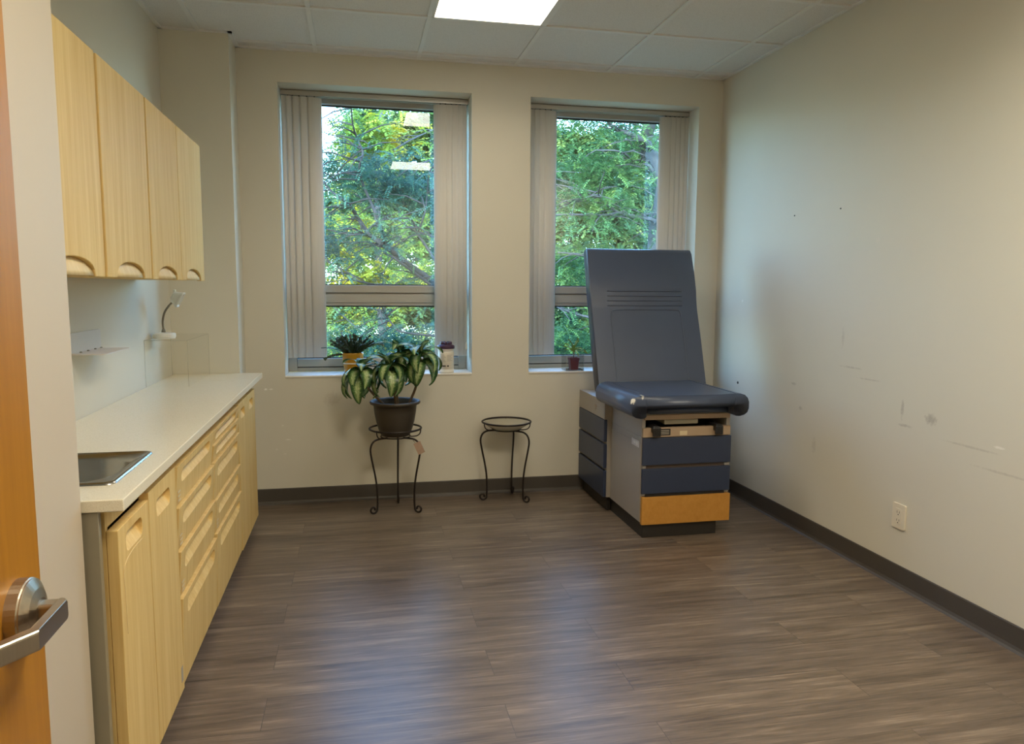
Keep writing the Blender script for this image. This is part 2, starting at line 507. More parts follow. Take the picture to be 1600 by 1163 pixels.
b = B()
xs = [-3.62, WX[0][0], WX[0][1], WX[1][0], WX[1][1], .14]
zs = [-.12, wB-.012, wT, Hc+.12]
for i in range(5):
    for k in range(3):
        if i in (1, 3) and k == 1: continue
        box(b, xs[i], xs[i+1], 0, .34, zs[k], zs[k+1])
struct('wall_back', b, M_wall_back, label='beige window wall with chipped paint')
struct('wall_right', box(B(), 0, .14, YH, .34, -.12, Hc+.12), M_wall_right, label='scuffed beige wall on the right')
struct('wall_left', box(B(), XL-.15, XL, YE-.02, .05, -.12, Hc+.12), M_wall, label='beige wall behind the counter')
struct('wall_column', box(B(), XL-.1, XC, CY, .05, -.12, Hc+.12), M_wall, label='beige boxed column in the back left corner')
struct('wall_entry', box(B(), XL-.15, XE, YH, YE, -.12, Hc+.12), M_white_wall, label='cream wall beside the open door', bevel=.006, seg=3)
b = B()
box(b, XE, -2.90, YF-.12, YF, 0, Hc+.1); box(b, -1.97, 0, YF-.12, YF, 0, Hc+.1); box(b, -2.90, -1.97, YF-.12, YF, 2.13, Hc+.1)
struct('wall_front', b, M_wall, label='doorway wall')
struct('wall_hall', box(B(), XL-.15, .14, YH-.1, YH, -.12, Hc+.12), M_wall, label='hall wall')

def baseboard(name, pts):
    """pts: footprint polyline with the room on its left; cove profile"""
    b = B()
    prof = [(0, .1), (.004, .1), (.006, .096), (.006, .02), (.010, .008), (.020, 0), (0, 0)]
    rings = []
    P = [Vector(p) for p in pts]
    for i, p in enumerate(P):
        d1 = (P[i]-P[i-1]).normalized() if i else None
        d2 = (P[i+1]-P[i]).normalized() if i < len(P)-1 else None
        n1 = Vector((-d1.y, d1.x)) if d1 else None
        n2 = Vector((-d2.y, d2.x)) if d2 else None
        if n1 and n2:
            m = (n1+n2).normalized(); m /= m.dot(n1)
        else: m = n1 or n2
        rings.append([b.verts.new((p.x+m.x*o, p.y+m.y*o, z)) for o, z in prof])
    for r1, r2 in zip(rings, rings[1:]):
        for k in range(len(prof)):
            j = (k+1) % len(prof)
            b.faces.new((r1[k], r1[j], r2[j], r2[k]))
    b.faces.new(rings[0]); b.faces.new(rings[-1][::-1])
    return struct(name, b, M_base, label='dark rubber baseboard')
baseboard('baseboard_back', [(-.0005, -.0005), (XC, -.0005)])
baseboard('baseboard_right', [(-.0005, YF), (-.0005, -.021)])

# ------------------------------------------------------------------ windows
def window(i, x0, x1):
    root = bpy.data.objects.new('window_%d' % i, None); COL.objects.link(root)
    root.location = ((x0+x1)/2, .25, wB); WL[root.name] = Vector(root.location)
    tag(root, label='tall two part window, %s of the pair' % ('left' if i == 1 else 'right'), kind='structure')
    b = B()
    f = .055
    box(b, x0, x0+f, .25, .33, wB, wT); box(b, x1-f, x1, .25, .33, wB, wT)
    box(b, x0+f, x1-f, .25, .33, wT-f, wT); box(b, x0+f, x1-f, .25, .33, wB, wB+.024)
    box(b, x0+f, x1-f, .262, .33, wB+.024, .893)                      # bottom rail
    obj('frame', b, M_frame, root, bevel=.003)
    b = B()
    box(b, x0+f, x1-f, .255, .33, 1.327, 1.376)
    box(b, x0+f, x1-f, .272, .33, 1.318, 1.327)
    box(b, x0+f, x1-f, .262, .33, 1.262, 1.318)
    box(b, x0+f, x1-f, .270, .33, 1.241, 1.264)
    obj('mid_rail', b, M_frame, root, bevel=.003)
    b = B()
    for z0, z1 in ((.893, 1.241), (1.376, wT-f)):
        for q in ((x0+f, x0+f+.008, z0, z1), (x1-f-.008, x1-f, z0, z1), (x0+f, x1-f, z0, z0+.006), (x0+f, x1-f, z1-.008, z1)):
            box(b, q[0], q[1], .285, .298, q[2], q[3])
    box(b, x0+f-.01, x1-f+.01, .2605, .2625, wB+.024, wB+.030)
    obj('gasket', b, M_gasket, root)
    for z0, z1 in ((.893, 1.241), (1.376, wT-f)):
        obj('pane', box(B(), x0+f, x1-f, .299, .303, z0, z1), M_glass, root)
    obj('window_sill', box(B(), x0, x1, -.004, .25, wB-.012, wB), M_sill, root, bevel=.003)
    b = B(); box(b, x1-.042, x1-.020, .235, .25, 1.40, 1.50); box(b, x1-.038, x1-.024, .222, .236, 1.42, 1.48)
    tag(obj('latch', b, M_residue, root, bevel=.003), label='cream latch')
    return root
for i, (x0, x1) in enumerate(WX): window(i+1, x0, x1)

def blind(x0, x1, left, right, label, cord):
    yb = .172
    root = thing('vertical_blind', ((x0+x1)/2, yb, 2.54), label, 'blind', 'vertical blinds drawn open at the windows')
    b = B()
    prism(b, [[(-.022, 0), (-.022, .026), (-.018, .032), (.018, .032), (.022, .026), (.022, 0), (.012, 0), (.012, .006), (-.012, .006), (-.012, 0)]],
          lambda u, v, d: (d, yb+u, 2.541+v), x0+.002, x1-.002)
    obj('headrail', b, M_alum, root)
    for cx, ang in left+right:
        a = math.radians(ang)
        b = B()
        n = 6
        rows = []
        for z in (.910, 2.536):
            r = []
            for k in range(n+1):
                s = -1+2*k/n
                u = s*.0445; w = .008*(1-s*s)
                r.append((cx+u*math.cos(a)-w*math.sin(a)*0, yb-u*math.sin(a)-w*math.cos(a), z))
            rows.append([b.verts.new(p) for p in r])
        for k in range(n): b.faces.new((rows[0][k], rows[0][k+1], rows[1][k+1], rows[1][k]))
        o = obj('vane', b, M_vane, root, smooth=True)
        m = o.modifiers.new('solid', 'SOLIDIFY'); m.thickness = .0012
        b = B(); box(b, cx-.004, cx+.004, yb-.002, yb+.002, 2.530, 2.545)
        obj('hanger', b, M_blackplastic, o)
    if cord:
        b = B(); tube(b, [(cord, yb-.03, 2.54), (cord, yb-.03, 1.0)], .0015, 6)
        obj('cord', b, M_white, root)
        b = B(); lathe(b, [(0, 0), (.005, 0), (.007, .01), (.007, .035), (.003, .05), (0, .05)], (cord, yb-.03, .95), n=12)
        obj('cord_weight', b, M_white, root, smooth=True)
    return root
blind(WX[0][0], WX[0][1], [(-2.832, -32), (-2.802, -26), (-2.764, -22), (-2.718, -18), (-2.672, -14)],
      [(-1.756, 30), (-1.782, 26), (-1.814, 22), (-1.852, 18), (-1.886, 12)],
      'pale vertical blind in the left window, behind the leafy plants', -1.722)
blind(WX[1][0], WX[1][1], [(-1.280, -32), (-1.254, -28), (-1.222, -24), (-1.186, -20), (-1.148, -14)],
      [(-.210, 30), (-.236, 26), (-.268, 22), (-.302, 18), (-.334, 12)],
      'pale vertical blind in the right window, above the exam table', None)

# ------------------------------------------------------------ ceiling lights
LEDC = (1.0, .90, .70)
SPREAD = 156
def ceiling_light(x, y, label, watts):
    root = thing('ceiling_light', (x, y, Hc), label, 'ceiling light', 'square ceiling lights')
    b = B()
    h = .293
    for q in ((-h, h, -h, -h+.012), (-h, h, h-.012, h), (-h, -h+.012, -h, h), (h-.012, h, -h, h)):
        box(b, x+q[0], x+q[1], y+q[2], y+q[3], Hc-.003, Hc+.008)
    obj('frame', b, M_grid, root)
    obj('diffuser', box(B(), x-h+.010, x+h-.010, y-h+.010, y+h-.010, Hc+.001, Hc+.006), M_led, root)
    la = bpy.data.lights.new('lamp', 'AREA'); la.shape = 'SQUARE'; la.size = .56
    la.energy = watts; la.spread = math.radians(SPREAD); la.color = LEDC
    lo = bpy.data.objects.new('lamp', la); COL.objects.link(lo); lo.parent = root; lo.location = (0, 0, -.004)
ceiling_light(-1.7356, -1.038, 'bright square ceiling light in front of the windows', 8)
ceiling_light(-1.7356, -3.478, 'bright square ceiling light nearer the doorway, outside the view', 36)
ceiling_light(-.5156, -3.478, 'unseen square ceiling light added near the right wall to even the light', 15)  # added lamp with no visible source, evens the light on the walls
ceiling_light(-2.3456, -5.308, 'bright square ceiling light in the hall, outside the view', 16)

# ------------------------------------------------------------ open wood door
door = bpy.data.objects.new('door_1', None); COL.objects.link(door)
door.location = (-2.892, -4.60, 0); WL[door.name] = Vector(door.location)
tag(door, label='orange wood door standing open at the left', kind='structure')
obj('door_panel', box(B(), -2.915, -2.87, -4.61, -3.695, .008, 2.115), M_door, door, bevel=.002)
HY, HZ = -3.770, .945
b = B()
lathe(b, [(0, 0), (.044, 0), (.044, .014), (.0425, .0155), (.0425, .017), (.041, .018), (.030, .024), (.018, .028), (0, .028)], (-2.87, HY, HZ), 'x', 40)
rose = obj('rose', b, M_nickel, door, bevel=0)
b = B()
box(b, -2.850, -2.822, HY-.012, HY+.012, HZ-.012, HZ+.012)
pts = [(HY+.014, -2.826), (HY-.082, -2.826), (HY-.135, -2.862), (HY-.143, -2.851), (HY-.089, -2.812), (HY+.002, -2.812), (HY+.012, -2.818)]
prism(b, [[(p[1], p[0]) for p in pts]], lambda u, v, d: (u, v, d), HZ-.013, HZ+.013)
obj('lever', b, M_nickel, door, bevel=.004, seg=3)

# ------------------------------------------------------------ wall cabinets
UZ0, UZ1, UXF = 1.388, 2.030, -3.160
def wall_cabinet(y0, y1, doors, label):
    root = thing('wall_cabinet', (XL, (y0+y1)/2, UZ0), label, 'cabinet', 'maple wall cabinets over the counter')
    b = B()
    xb, xf, t = XL+.0015, UXF-.021, .016
    box(b, xb, xf, y0, y0+t, UZ0+.004, UZ1-.002); box(b, xb, xf, y1-t, y1, UZ0+.004, UZ1-.002)
    box(b, xb, xf, y0+t, y1-t, UZ0+.004, UZ0+.020); box(b, xb, xf, y0+t, y1-t, UZ1-.018, UZ1-.002)
    box(b, xb, xb+.006, y0+t, y1-t, UZ0+.02, UZ1-.018)
    obj('carcass', b, M_maple, root)
    for d0, d1 in doors:
        c = (d0+d1)/2; hw = min(.155, (d1-d0)*.36); hh = .048
        out = [(d0, UZ0), (c-hw, UZ0)]
        for k in range(13):
            a = PI-PI*k/12
            out.append((c+hw*math.cos(a), UZ0+.004+hh*math.sin(a)**.8 if 0 < k < 12 else UZ0+.004))
        out += [(c+hw, UZ0), (d1, UZ0), (d1, UZ1), (d0, UZ1)]
        b = B(); prism(b, [out], lambda u, v, d: (d, u, v), UXF-.020, UXF)
        dr = obj('door', b, M_maple, root, bevel=.003)
        # scooped finger pull behind the arch; paler wood carries its lit look
        b = B()
        rows = []
        for z, x in ((UZ0+.003, UXF-.004), (UZ0+.016, UXF-.006), (UZ0+.032, UXF-.012), (UZ0+.06, UXF-.0195)):
            rows.append([b.verts.new((x-.003*abs(s), c+s*(hw+.006), z)) for s in (-1, -.5, 0, .5, 1)])
        for r1, r2 in zip(rows, rows[1:]):
            for k in range(4): b.faces.new((r1[k], r1[k+1], r2[k+1], r2[k]))
        o = obj('finger_pull', b, M_maple_pale, dr, smooth=True)
        m = o.modifiers.new('solid', 'SOLIDIFY'); m.thickness = .002; m.offset = -1
    return root
wall_cabinet(-2.860, -2.373, [(-2.858, -2.379)], 'maple wall cabinet nearest the cream wall, partly hidden by it')
wall_cabinet(-2.364, -1.858, [(-2.358, -1.860)], 'wide single door maple wall cabinet, second from the cream wall')
wall_cabinet(-1.850, -.893, [(-1.843, -1.383), (-1.376, -.893)], 'double door maple wall cabinet nearest the windows, above the white lamp')

# ------------------------------------------------------------ base cabinets
CF = -3.010                                    # front face of doors and drawers
CZT = .794
def recess_front(y0, y1, z0, z1, hole, parent, name, r=.02, depth=.024, xf=CF, t=.026, slant=0.0):
    """slab with a scooped pull: the floor of the recess slopes up and back"""
    h0, h1, v0, v1 = hole
    inner = rrect(h0, h1, v0, v1, r, 4)
    outer = [(y0, z0), (y1, z0), (y1, z1), (y0, z1)]
    tris = tessellate_polygon([[Vector((*p, 0)) for p in outer], [Vector((*p, 0)) for p in inner]])
    b = B()
    flat = outer+inner
    X = lambda z: xf+slant*((z-z0)/(z1-z0)-.5)
    F = [b.verts.new((X(p[1]), *p)) for p in flat]
    for tr in tris: b.faces.new([F[i] for i in tr])
    K = [b.verts.new((xf-t, *p)) for p in outer]
    b.faces.new(K[::-1])
    for i in range(4):
        j = (i+1) % 4
        b.faces.new((F[i], F[j], K[j], K[i]))
    I = F[4:]
    cy, cz = (h0+h1)/2, (v0+v1)/2
    n = len(I)
    D = []
    for p in inner:
        s = (p[1]-v0)/(v1-v0)
        D.append(b.verts.new((X(p[1])-depth*min(1, .06+1.3*s), cy+(p[0]-cy)*.97, cz+(p[1]-cz)*.93)))
    for i in range(n):
        j = (i+1) % n
        b.faces.new((I[i], I[j], D[j], D[i]))
    fl = tessellate_polygon([[Vector((d.co.y, d.co.z, 0)) for d in D]])
    for tr in fl: b.faces.new([D[i] for i in tr])
    return obj(name, b, M_maple, parent, bevel=.005, seg=3)

def base_cabinet(name, y0, y1, label, cat='cabinet'):
    root = thing(name, (XL, (y0+y1)/2, 0), label, cat, 'maple base units under the counter')
    b = B(); xb = XL+.002; xf = CF-.027
    zt = .832
    box(b, xb, xf, y0, y0+.016, .06, zt); box(b, xb, xf, y1-.016, y1, .06, zt)
    box(b, xb, xf, y0+.016, y1-.016, .06, .076); box(b, xb, xb+.006, y0+.016, y1-.016, .076, zt)
    box(b, xf-.018, xf, y0+.016, y1-.016, CZT-.012, zt)
    obj('carcass', b, M_maple, root)
    obj('toe_kick', box(B(), xb, CF-.070, y0, y1, 0, .06), M_black, root)
    return root
g = .003
sinkcab = base_cabinet('sink_base_cabinet', -2.897, -2.306, 'double door maple cabinet under the sink, beside the cream wall')
d = recess_front(-2.896, -2.626, .055, .776, (-2.835, -2.690, .700, .752), sinkcab, 'door')
recess_front(-2.621, -2.309, .055, CZT, (-2.545, -2.385, .700, .752), sinkcab, 'door')
b = B(); tube(b, smooth_path([(CF+.0005, y, z) for y, z in ((-2.70, .692), (-2.80, .690), (-2.862, .668), (-2.864, .60), (-2.860, .50))], 5), .0011, 5)
tag(obj('film_edge', b, M_maple_pale, d), label='thin outline of a peeled film')
b = B(); box(b, CF, CF+.001, -2.345, -2.325, .09, .14)
tag(obj('sticker', b, M_greyink, sinkcab), label='small pale sticker near the floor')

def residue(parent, y, z):
    b = B()
    for k in range(3): box(b, CF, CF+.0008, y, y+.035, z+.014*k, z+.005+.014*k)
    tag(obj('sticker_residue', b, M_residue, parent), label='pale sticker residue')
du = base_cabinet('drawer_unit', -2.302, -1.682, 'wide four drawer maple unit, between the sink cabinet and the narrower drawers', 'drawers')
for z0, z1, h in ((.657, .790, .045), (.512, .654, .05), (.355, .509, .055), (.055, .352, .055)):
    d = recess_front(-2.299, -1.685, z0, z1, (-2.235, -1.745, z1-.022-h, z1-.022), du, 'drawer', .022, slant=.012)
    if z0 > .1: residue(d, -2.285, z0+.015)
dn = base_cabinet('drawer_unit', -1.678, -1.008, 'five drawer maple unit with a shallow top drawer, beside the narrow doors', 'drawers')
for z0, z1, h in ((.729, .786, .034), (.659, .726, .036), (.501, .656, .048), (.366, .498, .048), (.055, .363, .052)):
    d = recess_front(-1.675, -1.011, z0, z1, (-1.600, -1.080, z1-.014-h if z1-z0 < .08 else z1-.026-h, z1-.014 if z1-z0 < .08 else z1-.026), dn, 'drawer', .02, slant=.010)
    if abs(z0-.366) < .01: residue(d, -1.655, z0+.015)
nc = base_cabinet('narrow_cabinet', -1.004, -.402, 'narrow double door maple cabinet at the window end of the counter')
recess_front(-1.001, -.695, .055, .790, (-.930, -.790, .705, .755), nc, 'door')
recess_front(-.690, -.404, .055, .790, (-.625, -.485, .705, .755), nc, 'door')
tag(obj('end_panel', box(B(), XL+.002, CF-.032, -2.926, -2.906, 0, .831), M_panel, org=(XL+.2, -2.91, 0), bevel=.001),
    'grey green end panel of the counter, beside the cream wall', 'panel')

# countertop with sink cut-out
SY0, SY1, SX0, SX1 = -2.787, -2.396, -3.425, -3.045
b = B()
prism(b, [[(XL+.002, -2.929), (-2.984, -2.929), (-2.984, CY-.002), (XL+.002, CY-.002)], rrect(SX0+.02, SX1-.02, SY0+.02, SY1-.02, .10, 6)],
      lambda u, v, d: (u, v, d), .8325, .862)
tag(obj('countertop', b, M_quartz, org=(XL+.25, -1.6, .8325), bevel=.0025), 'speckled cream stone countertop with a sink let into it', 'countertop')
b = B()
zc = .862
loops = [(rrect(SX0, SX1, SY0, SY1, .028, 8), zc+.0005), (rrect(SX0+.002, SX1-.002, SY0+.002, SY1-.002, .028, 8), zc+.005),
         (rrect(SX0+.009, SX1-.009, SY0+.009, SY1-.009, .026, 8), zc+.0065), (rrect(SX0+.016, SX1-.016, SY0+.016, SY1-.016, .03, 8), zc+.003),
         (rrect(SX0+.030, SX1-.030, SY0+.026, SY1-.026, .11, 8), zc+.001), (rrect(SX0+.036, SX1-.036, SY0+.032, SY1-.032, .11, 8), zc-.012),
         (rrect(SX0+.045, SX1-.045, SY0+.040, SY1-.040, .10, 8), zc-.15), (rrect(SX0+.075, SX1-.075, SY0+.075, SY1-.075, .08, 8), zc-.172)]
prev = None
for l, z in loops:
    r = [b.verts.new((p[0], p[1], z)) for p in l]
    if prev:
        for k in range(len(r)): b.faces.new((prev[k], prev[(k+1) % len(r)], r[(k+1) % len(r)], r[k]))
    prev = r
b.faces.new(prev[::-1])
sink = thing('sink', ((SX0+SX1)/2, (SY0+SY1)/2, .69), 'stainless steel sink set into the near end of the countertop', 'sink')
obj('basin', b, M_steel, sink, smooth=True, recalc=False)
b = B(); lathe(b, [(0, .002), (.03, .002), (.04, .004), (.042, 0), (0, 0)], ((SX0+SX1)/2, (SY0+SY1)/2, .690), n=24)
obj('drain', b, M_chrome, sink, smooth=True)

# white wall tray over the counter
tray = thing('wall_tray', (XL, -1.66, 1.11), 'white angled tray fixed to the wall below the first wall cabinets', 'tray')
b = B()
prism(b, [rrect(-1.80, -1.465, 1.108, 1.188, .012, 4)], lambda u, v, d: (d, u, v), XL+.001, XL+.006)
obj('back_plate', b, M_tray, tray)
b = B()
prism(b, [rrect(XL+.002, -3.345, -1.80, -1.50, .012, 4)], lambda u, v, d: (u, v, d), 1.108, 1.113)
obj('shelf', b, M_tray, tray, bevel=.001)
for y in (-1.74, -1.66, -1.58, -1.51):
    b = B(); lathe(b, [(0, 0), (.005, 0), (.004, .004), (0, .005)], (XL+.02, y, 1.113), n=10)
    obj('stud', b, M_lampgrey, tray)

# clear acrylic box on the counter
AX0, AX1, AY0, AY1, AZ0, AZ1 = -3.462, -3.262, -.845, -.300, .863, 1.096
ac = thing('acrylic_box', ((AX0+AX1)/2, (AY0+AY1)/2, AZ0), 'clear acrylic box standing in the back corner of the countertop', 'box')
b = B()
t = .003
box(b, AX0, AX1, AY0, AY0+t, AZ0, AZ1-t); box(b, AX0, AX1, AY1-t, AY1, AZ0, AZ1-t)
box(b, AX0, AX0+t, AY0+t, AY1-t, AZ0, AZ1-t); box(b, AX1-t, AX1, AY0+t, AY1-t, AZ0, AZ1-t)
obj('side_walls', b, M_acrylic, ac)
obj('top_sheet', box(B(), AX0, AX1, AY0, AY1, AZ1-t, AZ1), M_acrylic, ac)
b = B()
e = .0016
for x in (AX0, AX1-e):
    for y in (AY0, AY1-e): box(b, x-.0004, x+e, y-.0004, y+e, AZ0, AZ1)
for y in (AY0, AY1-e): box(b, AX0, AX1, y-.0004, y+e, AZ1-e, AZ1+.0004)
for x in (AX0, AX1-e): box(b, x, x+e, AY0, AY1, AZ1-e, AZ1+.0004)
obj('edge', b, M_acrylic_edge, ac)

# gooseneck lamp on the acrylic box
LX, LY, LZ = -3.405, -.685, AZ1+.0006
lamp = thing('gooseneck_lamp', (LX, LY, LZ), 'small white gooseneck lamp standing on the clear acrylic box', 'lamp')
b = B(); lathe(b, [(0, 0), (.053, 0), (.053, .006), (.056, .008), (.056, .024), (.052, .028), (.016, .031), (0, .031)], (LX, LY, LZ), n=36)
obj('base', b, M_lamp, lamp, bevel=.001)
b = B()
lathe(b, [(0, .03), (.011, .03), (.007, .048), (0, .048)], (LX-.002, LY, LZ), n=16)
path = smooth_path([(LX-.002, LY, LZ+.045), (LX-.004, LY, LZ+.085), (LX+.006, LY, LZ+.13), (LX+.028, LY, LZ+.165), (LX+.052, LY, LZ+.19)], 6)
tube(b, path, .0052, 10)
obj('gooseneck', b, M_lampgrey, lamp, smooth=True)
hc = Vector((LX+.072, LY, LZ+.203))
ax = Vector((.80, .05, -.42)).normalized()         # the head's opening direction
q = ax.to_track_quat('Z', 'Y').to_matrix()
b = B()
def headring(s, d, r): return [b.verts.new(hc+q @ Vector((p[0], p[1], d))) for p in rrect(-s, s, -s, s, r, 4)]
R = [headring(.017, -.030, .010), headring(.026, -.025, .012), headring(.036, .002, .014), headring(.042, .012, .014), headring(.042, .019, .014), headring(.036, .0195, .012), headring(.030, .008, .010)]
for r1, r2 in zip(R, R[1:]):
    for k in range(len(r1)): b.faces.new((r1[k], r1[(k+1) % len(r1)], r2[(k+1) % len(r1)], r2[k]))
b.faces.new(R[0][::-1]); b.faces.new(R[-1])
obj('lamp_head', b, M_lamp, lamp, smooth=False, bevel=.002)
b = B(); lathe(b, [(0, 0), (.007, 0), (.007, .014), (0, .016)], hc+q @ Vector((.0, .022, -.026))+Vector((0, 0, .0)), n=12)
obj('switch', b, M_lamp, lamp)

# --------------------------------------------------------------- exam table
TX0, TX1 = -.932, -.412
YB, YM, YFt = -.024, -.545, -1.030
TR = .047
tb = thing('exam_table', (-.67, -.55, 0), 'slate blue padded exam table with raised backrest, in the corner below the right window', 'exam table')
b = box(B(), TX0+.012, -.482, -1.042, YB-.01, 0, .092); box(b, TX0-.012, TX0+.012, YM+.03, YB-.01, 0, .092)
obj('toe_kick', b, M_black, tb, bevel=.003)
b = B()
# shell with an open front bay under the seat
box(b, TX0, TX1, YFt, YB, .085, .560)
box(b, TX0, TX0+.022, YFt, YM, .560, .690); box(b, TX1-.022, TX1, YFt, YM, .560, .690)
box(b, TX0, TX1, YM, YB, .560, .684)
box(b, TX0+.022, TX1-.022, YFt, YM, .672, .690)
obj('body', b, M_steelpaint, tb, bevel=.003)
b = B(); box(b, TX0-.003, TX0, YFt+.003, YM-.004, .088, .520)
obj('side_panel', b, M_steelpaint, tb, bevel=.001)
b = B(); box(b, TX0-TR, TX0, YM, YB, .575, .690)
obj('rear_trim', b, M_steelpaint, tb, bevel=.002)
obj('side_frame', box(B(), TX0-TR+.020, TX0, YM, YB, .092, .575), M_steelpaint, tb)
for z0, z1 in ((.436, .572), (.272, .420), (.092, .256)):
    obj('side_drawer', box(B(), TX0-TR, TX0-TR+.022, YM+.004, YB+.002, z0, z1), M_blue, tb, bevel=.004)
b = B(); box(b, TX0-TR-.0015, TX0-TR, -.405, -.345, .632, .636); box(b, TX0-TR-.0015, TX0-TR, -.378, -.374, .610, .645)
tag(obj('key_slot', b, M_tan, tb), label='small brown cross shaped mark')
# front: step, two drawers, control bar
fy = YFt-.022
obj('front_frame', box(B(), TX0+.012, TX1-.012, YFt-.006, YFt, .075, .56), M_brown, tb)
b = B(); box(b, TX0, TX1, fy-.010, YFt-.006, .078, .232)
tag(obj('step_front', b, M_osb, tb, bevel=.002), label='scuffed orange wooden step front')
b = B(); box(b, TX0+.02, TX1-.03, fy+.004, YFt-.002, .232, .246)
obj('step_gap_shade', b, M_gap_shade, tb)  # solid strip coloured dark in place of the shade under the drawers
for z0, z1 in ((.248, .388), (.408, .558)):
    obj('front_drawer', box(B(), TX0, TX1, fy, YFt-.006, z0, z1), M_blue, tb, bevel=.003)
for z in (.390, .238):
    for xa, xb_ in ((TX0+.004, TX0+.022), (TX1-.034, TX1-.004)):
        obj('drawer_clip', box(B(), xa, xb_, fy+.006, YFt-.004, z, z+.014), M_alum, tb)
obj('control_bar', box(B(), TX0+.003, TX1-.003, YFt-.014, YFt+.014, .561, .612), M_tan, tb, bevel=.002)
obj('upper_bar', box(B(), TX0+.012, TX1-.006, YFt-.012, YFt+.02, .656, .684), M_tan, tb, bevel=.003)
obj('bay_back', box(B(), TX0+.022, TX1-.022, YFt+.20, YFt+.21, .56, .672), M_gap_shade, tb)  # dark sheet standing for the shade deep in the bay
b = B(); box(b, TX0+.13, TX1-.19, YFt+.0, YFt+.19, .626, .656)
tag(obj('pull_out_tray', b, M_panel, tb, bevel=.008, seg=3), label='pale pull out tray')
for x, s in ((TX0+.068, 1), (TX1-.088, -1)):
    b = B(); box(b, x-.020, x+.020, YFt-.045, YFt+.10, .588, .628); box(b, x-.024, x+.024, YFt-.052, YFt-.040, .570, .622)
    obj('stirrup_end', b, M_blackplastic, tb, bevel=.006)
b = B(); box(b, TX0+.098, TX0+.160, YFt-.0155, YFt-.014, .570, .606)
lab = obj('control_label', b, M_blackplastic, tb)
b = B()
for k in range(3): box(b, TX0+.104, TX0+.152, YFt-.0165, YFt-.0155, .577+.009*k, .581+.009*k)
obj('label_print', b, M_greyink, lab)
b = B(); box(b, TX0+.215, TX0+.258, YFt-.0155, YFt-.014, .568, .592)
obj('small_plate', b, M_residue, tb)
# sticker on the side panel
b = B(); box(b, TX0-.0045, TX0-.003, -1.005, -.895, .498, .535)
st = tag(obj('side_sticker', b, M_tray, tb), label='pale sticker with white mark')
b = B(); box(b, TX0-.0055, TX0-.0045, -.985, -.965, .508, .526); box(b, TX0-.0055, TX0-.0045, -.955, -.925, .510, .524)
obj('sticker_print', b, M_white, st)
# leg rest pad tucked under the seat
b = B(); box(b, TX0+.028, TX1-.020, YFt-.040, YFt+.30, .694, .722); bevel_all(b, .010, 3)
obj('leg_pad', b, M_vinyl, tb, smooth=True)
# seat: a flat pad with rolled side bolsters
cx = -.700
SW = .336
half = [(0, .803), (.18, .803), (.25, .806), (.285, .805), (.310, .797), (.328, .780), (SW, .757), (SW, .722), (.328, .701), (.310, .688), (.285, .682), (.262, .684), (.252, .692), (.250, .735), (.12, .735), (0, .735)]
outl = [(cx+u, v) for u, v in half]+[(cx-u, v) for u, v in half[::-1] if u > 0]
b = B()
prism(b, [outl], lambda u, v, d: (u, d, v), -1.140, -.540)
es = [e for e in b.edges if len(e.link_faces) == 2 and abs(e.verts[0].co.y-e.verts[1].co.y) < 1e-6 and e.calc_face_angle(0) > 1.0]
bmesh.ops.bevel(b, geom=es, offset=.016, segments=3, profile=.5, affect='EDGES', clamp_overlap=True)
seat = obj('seat', b, M_vinyl_seat, tb, smooth=True)
for p in seat.data.polygons: p.use_smooth = True
m = seat.modifiers.new('wn', 'WEIGHTED_NORMAL')
for s in (-1, 1):
    b = B()
    tube(b, smooth_path([(cx+s*.252, -1.1415, .742), (cx+s*.256, -1.1405, .775), (cx+s*.258, -1.132, .796), (cx+s*.258, -1.115, .806), (cx+s*.258, -.9, .8065), (cx+s*.258, -.545, .8065)], 4), .0022, 6)
    obj('seat_welt', b, M_vinyl, seat, smooth=True)
# backrest
bx0, bx1 = -1.012, -.318
P0 = Vector((0, -.535, .762)); P1 = Vector((0, -.235, 1.618))
sd = (P1-P0).normalized(); nd = Vector((0, -sd.z, sd.y)).normalized()
L = (P1-P0).length
prof = [(0, -.004), (.004, .004), (.30, .008), (.50, .004), (.56, .010), (.62, .022), (.72, .026), (L-.04, .018), (L-.012, .006), (L, -.012),
        (L, -.060), (L-.015, -.078), (.60, -.085), (.30, -.092), (.03, -.092), (0, -.080)]
b = B()
def bk(s, n, x): return Vector((x, 0, 0))+P0+sd*s+nd*n
prism(b, [prof], lambda s, n, x: bk(s, n, x), bx0, bx1)
es = [e for e in b.edges if abs(e.verts[0].co.x-e.verts[1].co.x) < 1e-6 and len(e.link_faces) == 2 and e.calc_face_angle(0) > 1.0]
bmesh.ops.bevel(b, geom=es, offset=.022, segments=4, profile=.5, affect='EDGES', clamp_overlap=True)
back = obj('backrest', b, M_vinyl, tb, smooth=True)
back.modifiers.new('wn', 'WEIGHTED_NORMAL')
def fn(s):
    for (s0, n0), (s1, n1) in zip(prof[1:8], prof[2:9]):
        if s0 <= s <= s1: return n0+(n1-n0)*(s-s0)/(s1-s0)
    return .004
b = B()
for s in (.525, .555, .585, .615):
    n = fn(s)
    tube(b, [bk(s, n-.001, bx0+.10), bk(s, n+.0005, bx0+.115), bk(s, n+.0005, bx1-.115), bk(s, n-.001, bx1-.10)], .0036, 8)
obj('ridge', b, M_vinyl, back, smooth=True)
b = B()
pts = [(s, bx0+.115) for s in (.01, .1, .2, .3, .4, .46)]+[(.487, bx0+.122), (.495, bx0+.145), (.497, bx0+.25), (.497, bx1-.25), (.495, bx1-.145), (.487, bx1-.122)]+[(s, bx1-.115) for s in (.46, .4, .3, .2, .1, .01)]
tube(b, smooth_path([bk(s, fn(s)+.0004, x) for s, x in pts], 3), .0030, 6)
obj('seam', b, M_vinyl, back, smooth=True)
